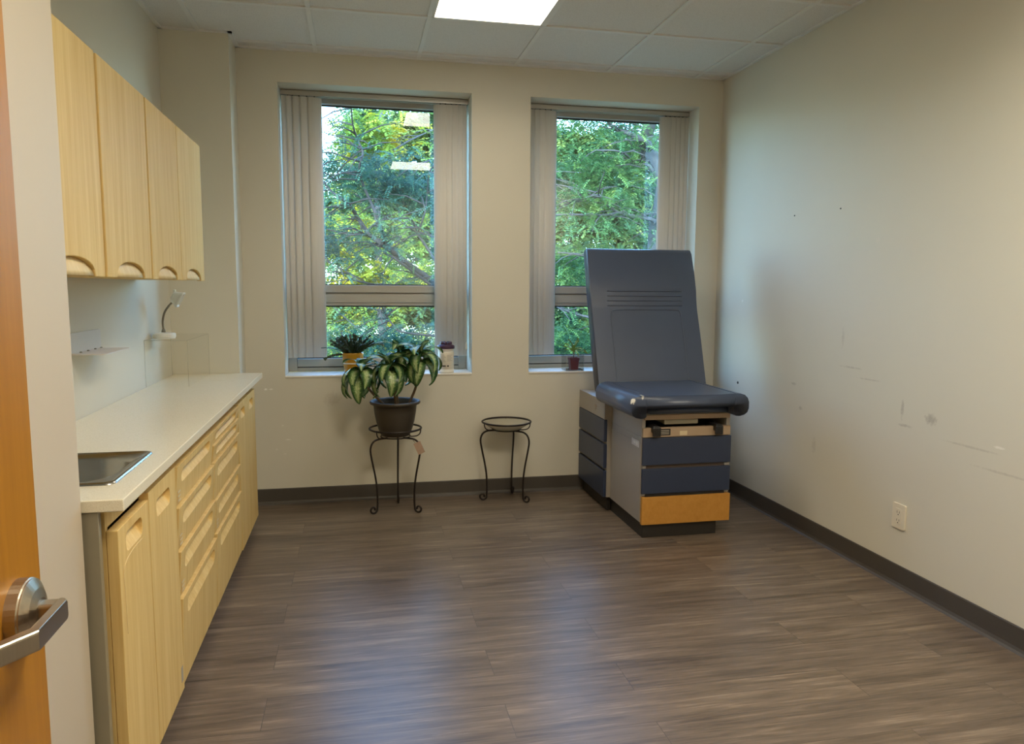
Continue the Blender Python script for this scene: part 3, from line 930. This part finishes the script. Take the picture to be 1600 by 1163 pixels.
for x in (bx0+.14, bx1-.14):
    b = B()
    tube(b, [bk(.05, -.085, x), Vector((x, -.42, .70)), Vector((x, -.42, .684))], .012, 8)
    tube(b, [bk(.45, -.085, x), Vector((x, -.20, .690))], .009, 8)
    obj('back_support', b, M_blackplastic, tb, smooth=True)

# ------------------------------------------------------------- plant stands
def make_stand(c, angs, label):
    c = Vector(c)
    root = thing('plant_stand', c, label, 'plant stand', 'black wire plant stands')
    b = B()
    tube(b, [c+Vector((.155*math.cos(2*PI*k/40), .155*math.sin(2*PI*k/40), .515)) for k in range(40)], .0062, 8, closed=True)
    obj('top_ring', b, M_iron, root, smooth=True)
    b = B()
    tube(b, [c+Vector((.088*math.cos(2*PI*k/32), .088*math.sin(2*PI*k/32), .466)) for k in range(32)], .0042, 8, closed=True)
    obj('lower_ring', b, M_iron, root, smooth=True)
    for a in angs:
        a = math.radians(a); d = Vector((math.cos(a), math.sin(a), 0)); Z = Vector((0, 0, 1))
        P = lambda r, z: c+d*r+Z*z
        b = B()
        pts = [P(.055, .459), P(.09, .4595), P(.125, .456), P(.150, .442), P(.163, .418), P(.166, .39), P(.160, .35), P(.150, .30), P(.138, .24), P(.129, .18), P(.125, .12), P(.1245, .07), P(.127, .035)]
        # outward scroll at the foot
        cr, cz, r0 = .152, .0310, .0245
        for k in range(15):
            th = math.radians(195+k*27); r = r0*(1-.045*k)
            pts.append(P(cr+r*math.cos(th), cz+r*math.sin(th)))
        tube(b, smooth_path(pts, 4), .0060, 8)
        obj('leg', b, M_iron, root, smooth=True)
        a2 = a+math.radians(18)
        d2 = Vector((math.cos(a2), math.sin(a2), 0))
        b = B()
        tube(b, smooth_path([c+d2*.155+Z*.515, c+d2*.151+Z*.490, c+d2*.138+Z*.474, c+d2*.115+Z*.467, c+d2*.088+Z*.466], 4), .0035, 8)
        obj('bracket', b, M_iron, root, smooth=True)
    return root
C1 = Vector((-2.218, -.285, 0)); C2 = Vector((-1.510, -.178, 0))
s1 = make_stand(C1, (204, 328, 82), 'black wire plant stand carrying the big leafy plant in a brown pot')
s2 = make_stand(C2, (176, 318, 62), 'black wire plant stand holding only a clear dish, beside the exam table')
b = B()
box(b, -2.121, -2.078, -.402, -.4005, .372, .446)
bmesh.ops.rotate(b, verts=b.verts, cent=(-2.1, -.401, .446), matrix=Matrix.Rotation(math.radians(-24), 3, 'Y'))
tg = obj('price_tag', b, M_tagp, s1)
tag(tg, label='hanging brown card price tag')
b = B(); tube(b, smooth_path([(-2.118, -.375, .459), (-2.116, -.395, .452), (-2.104, -.401, .440)], 4), .0012, 5)
obj('tag_string', b, M_iron, s1)
b = B()
lathe(b, [(0, .4715), (.096, .4715), (.144, .504), (.147, .507), (.144, .510), (.094, .4755), (.04, .476), (.028, .482), (0, .482)], (C2.x, C2.y, 0), n=40)
tag(obj('saucer', b, M_dish, org=(C2.x, C2.y, .4705), smooth=True), 'clear plastic saucer lying in the top of the empty black wire stand', 'saucer')

# -------------------------------------------- large variegated potted plant
pp = thing('potted_plant', (C1.x, C1.y, .471), 'drooping variegated plant in a dark brown pot on the black wire stand', 'plant')
b = B()
lathe(b, [(0, 0), (.076, 0), (.086, .004), (.101, .04), (.115, .09), (.124, .14), (.129, .187), (.134, .190), (.148, .196), (.152, .204), (.149, .212), (.142, .214), (.132, .208), (.122, .185), (.118, .165), (0, .165)], (C1.x, C1.y, .471), n=48)
obj('pot', b, M_pot, pp, smooth=True)
b = B(); lathe(b, [(0, .172), (.06, .174), (.1185, .166)], (C1.x, C1.y, .471), n=32)
obj('soil', b, M_soil, pp, smooth=True)

def leaf_mesh(name, L, W, droop, mat, fold=.25, tip=1.0):
    """leaf along +X, curving down; UV u = across, v = along"""
    b = B(); uv = b.loops.layers.uv.new('UVMap')
    n, m = 12, 6
    ang = .35; p = Vector((0, 0, 0)); rows = []
    for i in range(n+1):
        t = i/n
        w = W*(math.sin(PI*min(1, t**.8))**.75)*(1-.25*t) if 0 < t < 1 else .0008
        dirv = Vector((math.cos(ang), 0, math.sin(ang))); up = Vector((-math.sin(ang), 0, math.cos(ang)))
        r = []
        for k in range(m+1):
            s = -1+2*k/m
            q = p+Vector((0, s*w/2, 0))+up*(abs(s)*w/2*fold)+up*(.004*math.sin(t*9+k))
            r.append((b.verts.new(q), (k/m, t)))
        rows.append(r)
        p = p+dirv*(L/n); ang -= droop/n*(1.4-.5*t)
    for r1, r2 in zip(rows, rows[1:]):
        for k in range(m):
            f = b.faces.new((r1[k][0], r1[k+1][0], r2[k+1][0], r2[k][0]))
            for lp, q in zip(f.loops, (r1[k], r1[k+1], r2[k+1], r2[k])): lp[uv].uv = q[1]
            f.smooth = True
    me = bpy.data.meshes.new(name); b.to_mesh(me); b.free(); me.materials.append(mat)
    return me
LM = [leaf_mesh('leaf', .20, .088, 1.6, M_varieg), leaf_mesh('leaf', .205, .092, 2.3, M_varieg), leaf_mesh('leaf', .25, .098, 2.3, M_varieg), leaf_mesh('leaf', .15, .06, .7, M_varieg)]
def place(name, me, parent, wp, az, el=0, roll=0, sc=1.0):
    o = bpy.data.objects.new(name, me); COL.objects.link(o); o.parent = parent
    o.location = Vector(wp)-WL[parent.name]
    o.rotation_euler = (Matrix.Rotation(az, 3, 'Z') @ Matrix.Rotation(-el, 3, 'Y') @ Matrix.Rotation(roll, 3, 'X')).to_euler()
    o.scale = (sc, sc, sc)
    return o
crowns = [(Vector((-2.420, -.320, .870)), 17, Vector((-2.27, -.29, .645))), (Vector((-2.250, -.355, .900)), 18, Vector((-2.215, -.30, .645))),
          (Vector((-2.068, -.310, .955)), 18, Vector((-2.14, -.27, .645))), (Vector((-2.190, -.225, .960)), 12, Vector((-2.20, -.24, .645)))]
for ci, (top, nl, foot) in enumerate(crowns):
    b = B()
    mid = (top+foot)/2+Vector((rnd.uniform(-.02, .02), -.015, -.02))
    tube(b, smooth_path([foot, mid, top-Vector((0, 0, .04)), top], 5), lambda t: .0085-.003*t, 8)
    obj('stem', b, M_stem, pp, smooth=True)
    for k in range(nl):
        az = k*2.39996+rnd.uniform(-.2, .2)+ci
        lvl = k % 3
        if ci == 3 and math.sin(az) > .5: az += PI
        me = LM[(2, 1, 0)[lvl]] if k < nl-1 else LM[3]
        el = (-.15, .25, .65)[lvl]+rnd.uniform(-.1, .15)
        sc = rnd.uniform(.82, 1.1)
        if math.sin(az) > .3: sc *= .85
        place('leaf', me, pp, top+Vector((0, 0, -.03+.022*lvl)), az, el, rnd.uniform(-.35, .35), sc)

# ---------------------------------------------------- potted cactus on sill
KC = Vector((-2.464, .078, wB+.001))
kp = thing('potted_cactus', KC, 'dark green branching cactus in a mustard pot on the left window sill', 'plant')
b = B(); lathe(b, [(0, 0), (.052, 0), (.056, .01), (.066, .12), (.069, .130), (.066, .136), (.060, .132), (.058, .118), (0, .118)], KC, n=36)
kpot = obj('pot', b, M_yellow, kp, smooth=True)
b = B(); lathe(b, [(.0606, .064), (.0626, .0642), (.0634, .072), (.0614, .0722)], KC, n=36)
obj('ribbon', b, M_ribbon, kpot, smooth=True)
for k in range(84):
    az = rnd.uniform(0, 2*PI); el = rnd.uniform(.75, 1.5)
    n = rnd.choice((4, 5, 5, 6))
    if k == 0: az, el, n = PI*.98, .55, 7
    if k == 1: az, el, n = .02, .75, 7
    if k == 2: az, el, n = PI*1.05, .15, 6
    if math.sin(az) > .3: n, el = min(n, 5), max(el, 1.0)
    p = KC+Vector((math.cos(az)*.03, math.sin(az)*.03, .12)); b = B()
    for s in range(n):
        d = Vector((math.cos(az)*math.cos(el), math.sin(az)*math.cos(el), math.sin(el)))
        side = d.cross(Vector((0, 0, 1))).normalized() if abs(d.z) < .97 else Vector((1, 0, 0))
        side = (side*math.cos(k)+d.cross(side)*math.sin(k)).normalized()
        nr = d.cross(side)
        Ls, W = rnd.uniform(.023, .031), rnd.uniform(.016, .022)
        out = [(0, .003), (.25, W*.42), (.45, W*.36), (.7, W*.55), (.92, W*.46), (1, W*.2)]
        rows = []
        for tt, w in out:
            rows.append([b.verts.new(p+d*(tt*Ls)+side*sg*w+nr*h) for sg, h in ((-1, 0), (0, .0028), (1, 0), (0, -.0028))])
        for r1, r2 in zip(rows, rows[1:]):
            for j in range(4): b.faces.new((r1[j], r1[(j+1) % 4], r2[(j+1) % 4], r2[j]))
        b.faces.new(rows[0][::-1]); b.faces.new(rows[-1])
        p = p+d*Ls*.96
        el -= rnd.uniform(.0, .20) if k > 2 else rnd.uniform(.02, .25)
        az += rnd.uniform(-.25, .25) if k > 2 else 0
    obj('branch', b, M_cactus, kp, smooth=False)

# --------------------------------------------------------- wipes canister
WC = Vector((-1.868, .064, wB+.001))
cn = thing('wipes_canister', WC, 'white wipes canister with a dark purple lid on the left window sill', 'canister')
b = B(); lathe(b, [(0, 0), (.050, 0), (.053, .004), (.053, .012), (.0515, .016), (.0515, .142), (.054, .146), (.054, .156), (0, .156)], WC, n=40)
obj('body', b, M_white, cn, smooth=False, bevel=.001)
b = B(); lathe(b, [(0, .156), (.057, .156), (.0575, .162), (.057, .172), (.052, .178), (.044, .180), (.040, .184), (0, .185)], WC, n=40)
for k in range(7):
    a = 2*PI*k/7
    lathe(b, [(0, .18), (.011, .18), (.011, .197), (.007, .201), (0, .202)], WC+Vector((.029*math.cos(a), .029*math.sin(a), 0)), n=10)
obj('lid', b, M_lid, cn, smooth=False, bevel=.001)
b = B(); lathe(b, [(.0516, .025), (.0520, .0255), (.0520, .134), (.0516, .1345)], WC, n=40)
lb = obj('label', b, M_canlabel, cn, smooth=True)
def curved_bar(b, a0, a1, z0, z1, r):
    n = 6
    for i in range(n):
        q = [a0+(a1-a0)*(i+j)/n for j in (0, 1)]
        vs = [b.verts.new(WC+Vector((r*math.cos(math.radians(a)), r*math.sin(math.radians(a)), z))) for a, z in ((q[0], z0), (q[1], z0), (q[1], z1), (q[0], z1))]
        b.faces.new(vs)
b = B()
for a0, a1 in ((226, 236), (238, 247), (248, 256), (258, 263), (272, 284)): curved_bar(b, a0, a1, .040, .050, .0523)
obj('brand_print', b, M_ink, lb)
b = B()
for k in range(6): curved_bar(b, 215, 262-(k % 3)*6, .072+.009*k, .075+.009*k, .0523)
for k in range(5): curved_bar(b, 272, 312-(k % 2)*8, .078+.009*k, .081+.009*k, .0523)
obj('fine_print', b, M_greyink, lb)

# ------------------------------------------- small plant in clear container
GC = Vector((-1.002, .075, wB+.001))
gb = thing('glass_container', GC, 'clear square container on the right window sill holding a little red brown pot', 'container')
b = B()
h = .065; t = .003; H = .105
prism(b, [rrect(GC.x-h, GC.x+h, GC.y-h, GC.y+h, .01, 4), rrect(GC.x-h+t, GC.x+h-t, GC.y-h+t, GC.y+h-t, .008, 4)], lambda u, v, d: (u, v, d), GC.z+.005, GC.z+H)
obj('walls', b, M_dish_glass, gb)
b = B(); prism(b, [rrect(GC.x-h, GC.x+h, GC.y-h, GC.y+h, .01, 4)], lambda u, v, d: (u, v, d), GC.z, GC.z+.005)
obj('base', b, M_dish_glass, gb)
TC = Vector((GC.x+.004, GC.y-.012, GC.z+.0055))
tp = thing('potted_seedling', TC, 'spiky young plant in a red brown pot inside the clear square container', 'plant')
b = B()
rows = []
for s, z in ((.026, 0), (.031, .062), (.033, .064), (.034, .080), (.030, .080), (.028, .066)):
    rows.append([b.verts.new((TC.x+p[0], TC.y+p[1], TC.z+z)) for p in rrect(-s, s, -s, s, .006, 3)])
for r1, r2 in zip(rows, rows[1:]):
    for k in range(len(r1)): b.faces.new((r1[k], r1[(k+1) % len(r1)], r2[(k+1) % len(r1)], r2[k]))
b.faces.new(rows[0][::-1])
obj('pot', b, M_terra, tp)
b = B(); box(b, TC.x-.0285, TC.x+.0285, TC.y-.0285, TC.y+.0285, TC.z+.06, TC.z+.068)
obj('soil', b, M_soil, tp)
b = B(); tube(b, [(TC.x, TC.y, TC.z+.066), (TC.x+.001, TC.y, TC.z+.10), (TC.x, TC.y, TC.z+.128)], .0035, 8)
obj('stem', b, M_stem, tp, smooth=True)
SM = [leaf_mesh('leaf', .105, .016, .9, M_strap, .5), leaf_mesh('leaf', .09, .013, .5, M_strap, .5), leaf_mesh('leaf', .10, .014, 1.5, M_strap, .5)]
for k in range(14):
    az = k*2.4; el = .25+.085*k
    place('leaf', SM[k % 3], tp, TC+Vector((0, 0, .116+.001*k)), az, min(el-.2, 1.15), 0, (.8 if math.sin(az) > .2 else 1.0))

# ------------------------------------------------------------------- outlet
ot = thing('wall_outlet', (0, -1.882, .328), 'almond duplex power outlet low on the scuffed right wall', 'outlet')
b = B(); prism(b, [rrect(-1.882-.041, -1.882+.041, .328-.058, .328+.058, .006, 4)], lambda u, v, d: (d, u, v), -.008, -.0003)
pl = obj('cover_plate', b, M_outlet, ot, bevel=.003, seg=3)
b = B(); prism(b, [rrect(-1.882-.018, -1.882+.018, .328-.036, .328+.036, .004, 4)], lambda u, v, d: (d, u, v), -.0092, -.008)
obj('receptacle', b, M_outlet, ot, bevel=.0005)
b = B()
for z in (.347, .309):
    box(b, -.0098, -.0092, -1.8905, -1.8885, z-.004, z+.006); box(b, -.0098, -.0092, -1.8755, -1.8735, z-.004, z+.006)
    lathe(b, [(0, -.0006), (.0028, -.0006), (.0028, 0), (0, 0)], (-.0092, -1.882, z-.011), 'x', 10)
obj('slot', b, M_ink, ot)

# wall anchors
for (y, z, r), lb in (((-.347, .757, .009), 'black round bumper on the right wall beside the exam table seat'),
                      ((-.913, 1.78, .004), 'tiny dark screw hole in the right wall, nearer the windows'),
                      ((-1.326, 1.778, .004), 'tiny dark screw hole in the right wall, farther from the windows')):
    b = B(); lathe(b, [(0, -.004), (r*.7, -.004), (r, -.001), (r, 0), (0, 0)], (-.0002, y, z), 'x', 14)
    tag(obj('wall_anchor', b, M_blackplastic, org=(0, y, z), smooth=False), lb, 'wall anchor', 'dark anchors in the right wall')

# ---------------------------------------------------------------- outdoors
struct('ground', box(B(), -30, 30, .5, 40, -4.1, -4.0), M_ground, label='lawn below the windows')

def jitter(p, s): return p+Vector((rnd.uniform(-s, s), rnd.uniform(-s, s)*1.6, rnd.uniform(-s, s)))
def limb(bm, pts, r0, r1, wob=.10):
    P = [Vector(p) for p in pts]
    n = len(P)
    Q = [p+Vector((0, wob*math.sin(i*1.7+P[0].x*5)*2, 0)) if 0 < i else p for i, p in enumerate(P)]
    S_ = smooth_path(Q, 4)
    tube(bm, S_, lambda t: r0+(r1-r0)*t, 7)
    return S_

def spray(V, F, p, d, n, ll, lw):
    """a pinnate leaf: paired leaflets along a drooping rachis"""
    d = d.normalized()
    side = d.cross(Vector((0, 0, 1)))
    if side.length < .1: side = Vector((1, 0, 0))
    side.normalize()
    tilt = rnd.uniform(-.6, .6)
    up = side.cross(d)
    side = side*math.cos(tilt)+up*math.sin(tilt)
    q = p.copy()
    for i in range(n):
        for s in (-1, 1):
            e = (side*s+d*.45+Vector((0, 0, rnd.uniform(-.35, .15)))).normalized()
            w = e.cross(up if abs(e.dot(up)) < .9 else side).normalized()*lw
            w = w+Vector((0, 0, rnd.uniform(-.3, .3)*lw))
            k = len(V)
            V += [q, q+e*ll*.5+w, q+e*ll, q+e*ll*.5-w]
            F.append((k, k+1, k+2, k+3))
        q = q+d*ll*.62
        d = (d+Vector((0, 0, -.10))).normalized()

def foliage(name, V, F, mat, parent):
    me = bpy.data.meshes.new(name)
    o_ = WL[parent.name]
    me.from_pydata([tuple(v-o_) for v in V], [], F); me.update()
    me.materials.append(mat)
    o = bpy.data.objects.new(name, me); COL.objects.link(o); o.parent = parent
    o['kind'] = 'stuff'
    return o

def rand_dir(zb=-.15):
    a = rnd.uniform(0, 2*PI)
    return Vector((math.cos(a), math.sin(a), rnd.uniform(-.7, .5)+zb))

def twigs(bm, starts, n, lo, hi, r):
    ends = []
    for _ in range(n):
        p = rnd.choice(starts)
        d = rand_dir(.1).normalized(); L_ = rnd.uniform(lo, hi)
        pts = [p, p+d*L_*.5+Vector((0, 0, .05*L_)), p+d*L_+Vector((0, 0, -.05*L_))]
        tube(bm, pts, lambda t: r*(1-.7*t), 5)
        ends += pts[1:]
    return ends

def tree(label, bark, paths, blobs, mat, nspray, leaf, base, twig=60, along=.5, spread=.35):
    root = thing('tree', base, label, 'tree', 'trees outside the windows')
    bm = B(); pts = []
    for p, r0, r1 in paths: pts += limb(bm, p, r0, r1)
    ends = twigs(bm, pts, twig, .25, .7, .012)
    obj('trunk', bm, bark, root, smooth=True)
    V, F = [], []
    tot = sum(b_[2] for b_ in blobs) if blobs else 1
    for c, rad, w in blobs:
        for _ in range(int(nspray*(1-along)*w/tot)):
            # sprays gather in small bunches inside the crown
            u = rand_dir(0).normalized()*(rnd.random()**.5)
            p = Vector((c[0]+u.x*rad[0], c[1]+u.y*rad[1], c[2]+u.z*rad[2]))
            spray(V, F, p, rand_dir(), leaf[0], leaf[1], leaf[2])
    for _ in range(int(nspray*along)):
        p = jitter(rnd.choice(ends if rnd.random() < .7 else pts), spread)
        spray(V, F, p, rand_dir(), leaf[0], leaf[1], leaf[2])
    foliage('foliage', V, F, mat, root)
    return root

A = [[(-.2, 4.5, -4), (-.3, 4.5, -1.5), (-.45, 4.5, .2), (-.59, 4.5, .72), (-1.04, 4.5, 1.12), (-1.48, 4.5, 1.43), (-1.79, 4.5, 1.64), (-2.1, 4.5, 1.86), (-2.26, 4.5, 1.99), (-2.39, 4.5, 2.19), (-2.48, 4.5, 2.31), (-2.61, 4.5, 2.41), (-2.72, 4.5, 2.52), (-2.9, 4.5, 2.76)],
     [(-1.04, 4.5, 1.04), (-1.56, 4.5, 1.42), (-1.94, 4.5, 1.68), (-2.1, 4.5, 1.78)],
     [(-2.1, 4.5, 1.86), (-2.12, 4.5, 2.05), (-2.2, 4.5, 2.24), (-2.24, 4.5, 2.39), (-2.35, 4.5, 2.65), (-2.37, 4.5, 2.78), (-2.33, 4.5, 2.94), (-2.38, 4.5, 3.13), (-2.44, 4.5, 3.27), (-2.46, 4.5, 3.49), (-2.48, 4.5, 3.8)],
     [(-2.1, 4.5, 1.86), (-2.28, 4.5, 1.97), (-2.51, 4.5, 1.98), (-2.77, 4.5, 2.06), (-3.2, 4.5, 2.15)],
     [(-1.04, 4.5, 1.04), (-1.32, 4.5, 1.36), (-1.49, 4.5, 1.67), (-1.59, 4.5, 1.87), (-1.68, 4.5, 2.04), (-1.78, 4.5, 2.19), (-2.09, 4.5, 2.16)],
     [(-1.68, 4.5, 2.04), (-1.61, 4.5, 2.25), (-1.56, 4.5, 2.44), (-1.53, 4.5, 2.9)],
     [(-1.04, 4.5, 1.04), (-1.79, 4.5, 1.36), (-2.33, 4.5, 1.41), (-2.56, 4.5, 1.56), (-2.9, 4.5, 1.73)],
     [(-.6, 4.5, .70), (-1.8, 4.5, .81), (-1.98, 4.5, .89), (-2.07, 4.5, 1.01), (-2.14, 4.5, 1.14), (-2.25, 4.5, 1.35)]]
AR = [(.062, .008), (.022, .012), (.022, .007), (.016, .006), (.022, .008), (.012, .006), (.014, .006), (.016, .007)]
tree('blue green tree, shade put into its colours, whose branches cross the left window', M_bark_backlit, [(p, *r) for p, r in zip(A, AR)],
     [((-2.5, 5.4, 2.9), (.9, .7, .7), 2), ((-1.8, 5.5, 2.7), (.6, .6, .6), 1.6), ((-2.2, 5.2, .7), (1.1, .6, .5), 2.2), ((-2.9, 5.4, 2.0), (.5, .6, .5), 1)],
     M_leaf_shaded, 2300, (8, .044, .010), (-.2, 4.5, -4), 120, .2, .22)

Bp = [[(2.3, 6, -4), (2.15, 6, -.1), (2.09, 6, 1.96), (2.07, 6, 2.82), (2.02, 6, 3.19), (1.92, 6, 3.42), (1.85, 6, 3.6), (1.81, 6, 3.83), (1.76, 6, 4.11), (1.71, 6, 4.6)],
      [(1.9, 6, 3.45), (1.74, 6, 3.51), (1.58, 6, 3.66), (1.38, 6, 3.76), (1.13, 6, 3.89)],
      [(2.05, 6, 2.34), (1.89, 6, 2.4), (1.51, 6, 2.5), (1.2, 6, 2.67), (1.0, 6, 2.71), (.81, 6, 2.66), (.56, 6, 2.58)],
      [(1.51, 6, 2.5), (1.16, 6, 2.45), (.47, 6, 2.42), (.08, 6, 2.34)],
      [(2.04, 6, 2.91), (1.85, 6, 3.17), (1.74, 6, 3.23), (1.64, 6, 3.29), (1.34, 6, 3.35), (1.04, 6, 3.38)],
      [(1.05, 6, 2.78), (.76, 6, 2.85), (.46, 6, 2.9), (.1, 6, 2.94)],
      [(2.1, 6, 1.38), (1.68, 6, 1.57), (1.07, 6, 1.85), (.5, 6, 1.89)], [(2.12, 6, .69), (1.4, 6, .84), (.79, 6, .99), (.4, 6, 1.13)]]
BR = [(.16, .07), (.05, .02), (.035, .012), (.025, .01), (.025, .01), (.015, .008), (.03, .01), (.03, .01)]
tree('green tree with a grey trunk at the right edge of the right window', M_bark, [(p, *r) for p, r in zip(Bp, BR)],
     [((.9, 6.8, 3.2), (1.1, .7, .9), 2), ((.8, 6.9, 1.8), (1.1, .7, .9), 1.8), ((.7, 6.6, .5), (1.1, .7, .6), 1.3), ((1.5, 6.8, 4.2), (1.0, .7, .6), 1)],
     M_leaf_green, 3400, (8, .052, .012), (2.3, 6, -4), 130, .22, .3)

def simple_paths(x, y, h, n=6):
    main = [(x, y, -4), (x+.1, y, -1), (x-.05, y, h*.5), (x+.08, y, h)]
    ps = [(main, .14, .03)]
    for k in range(n):
        z = -.5+(h+.3)*k/n; a = k*2.4
        ps.append(([(x, y, z), (x+math.cos(a)*.5, y+math.sin(a)*.5, z+.25), (x+math.cos(a)*1.2, y+abs(math.sin(a))*1.1, z+.7)], .026, .008))
    return ps
tree('yellow green tree, sunlight put into its leaf colour, seen between the branches in the left window', M_bark, simple_paths(-2.0, 9.0, 4.6),
     [((-2.2, 9, 4.0), (.55, .7, .75), 1.3), ((-3.2, 9, 2.4), (1.0, .8, .8), 1.4), ((-1.9, 9.2, 1.6), (1.3, .8, .7), 1.3), ((-2.4, 9, .3), (1.6, .8, .8), 1.3)],
     M_leaf_sunlit, 3000, (7, .080, .020), (-2.0, 9.0, -4), 50, .15, .5)
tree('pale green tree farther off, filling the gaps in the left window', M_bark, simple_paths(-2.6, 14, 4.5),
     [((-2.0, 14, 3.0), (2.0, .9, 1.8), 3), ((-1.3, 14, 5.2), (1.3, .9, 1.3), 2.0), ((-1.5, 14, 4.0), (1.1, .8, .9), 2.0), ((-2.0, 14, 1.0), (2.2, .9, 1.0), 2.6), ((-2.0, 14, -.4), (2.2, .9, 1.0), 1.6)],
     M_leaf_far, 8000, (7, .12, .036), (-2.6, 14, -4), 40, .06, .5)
tree('pale green tree well to the left of the windows, outside the view', M_bark, simple_paths(-7.2, 14, 4.5),
     [((-7.0, 14, 3.4), (2.0, .9, 1.8), 3), ((-7.0, 14, 1.0), (2.0, .9, 1.2), 2), ((-7.0, 14, -.6), (2.0, .9, 1.0), 1.4)],
     M_leaf_far, 3000, (7, .12, .036), (-7.2, 14, -4), 40, .06, .5)
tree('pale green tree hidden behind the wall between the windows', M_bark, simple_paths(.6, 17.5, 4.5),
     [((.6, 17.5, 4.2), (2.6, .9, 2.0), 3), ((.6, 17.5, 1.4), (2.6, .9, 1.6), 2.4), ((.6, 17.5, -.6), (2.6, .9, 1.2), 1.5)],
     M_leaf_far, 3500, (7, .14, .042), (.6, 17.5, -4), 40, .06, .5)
tree('unseen leafy tree added right of the windows to block sky light', M_bark, simple_paths(5.6, 3.4, 4.0),  # added out of view to keep blue sky light off the left wall
     [((5.1, 3.2, 2.4), (2.2, .8, 1.6), 3), ((5.1, 3.2, .4), (2.2, .8, 1.2), 2), ((5.4, 3.2, 4.4), (1.8, .8, 1.0), 1)],
     M_leaf_green, 6000, (7, .11, .036), (5.6, 3.4, -4), 40, .06, .5)
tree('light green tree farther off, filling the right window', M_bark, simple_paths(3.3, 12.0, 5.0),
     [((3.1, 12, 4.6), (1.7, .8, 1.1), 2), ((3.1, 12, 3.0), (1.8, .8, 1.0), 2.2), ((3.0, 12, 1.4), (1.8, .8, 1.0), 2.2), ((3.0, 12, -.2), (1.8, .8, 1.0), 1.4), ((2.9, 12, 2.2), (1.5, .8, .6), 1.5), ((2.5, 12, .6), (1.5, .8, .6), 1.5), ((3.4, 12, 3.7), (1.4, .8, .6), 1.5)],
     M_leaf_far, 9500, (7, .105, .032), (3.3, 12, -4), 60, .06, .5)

# -------------------------------------------------------------- sun and sky
w = bpy.data.worlds.new('world'); S.world = w; w.use_nodes = True
nt = w.node_tree; nt.nodes.clear()
sky = nt.nodes.new('ShaderNodeTexSky'); sky.sky_type = 'NISHITA'; sky.sun_disc = False
sky.sun_elevation = math.radians(38); sky.sun_rotation = math.radians(200); sky.ozone_density = 2.0
bg = nt.nodes.new('ShaderNodeBackground'); bg.inputs[1].default_value = 2.8
out = nt.nodes.new('ShaderNodeOutputWorld')
nt.links.new(sky.outputs[0], bg.inputs[0]); nt.links.new(bg.outputs[0], out.inputs[0])
sl = bpy.data.lights.new('sun', 'SUN'); sl.energy = 7.5; sl.angle = math.radians(.6); sl.color = (1.0, .93, .78)
so = bpy.data.objects.new('sun', sl); COL.objects.link(so)
so.rotation_euler = Vector((.75, .42, -.62)).to_track_quat('-Z', 'Y').to_euler()
so.location = (-8, -6, 10)

# ------------------------------------------------------------------- camera
cam = bpy.data.cameras.new('camera'); co = bpy.data.objects.new('camera', cam); COL.objects.link(co)
cam.sensor_width = 36; cam.sensor_fit = 'HORIZONTAL'; cam.lens = 26.2648; cam.clip_start = .05; cam.clip_end = 200
R3 = Matrix(((.9790819, .0170211, -.2027533), (-.2033825, .1104969, -.9728443), (.0058447, .9937307, .1116473)))
co.matrix_world = Matrix.Translation((-2.43842, -4.79685, 1.36299)) @ R3.to_4x4()
S.camera = co
S.cycles.transparent_max_bounces = 32
S.view_settings.view_transform = 'Standard'
S.view_settings.look = 'None'
S.view_settings.gamma = 1
S.view_settings.use_curve_mapping = False
S.view_settings.exposure = 0.0
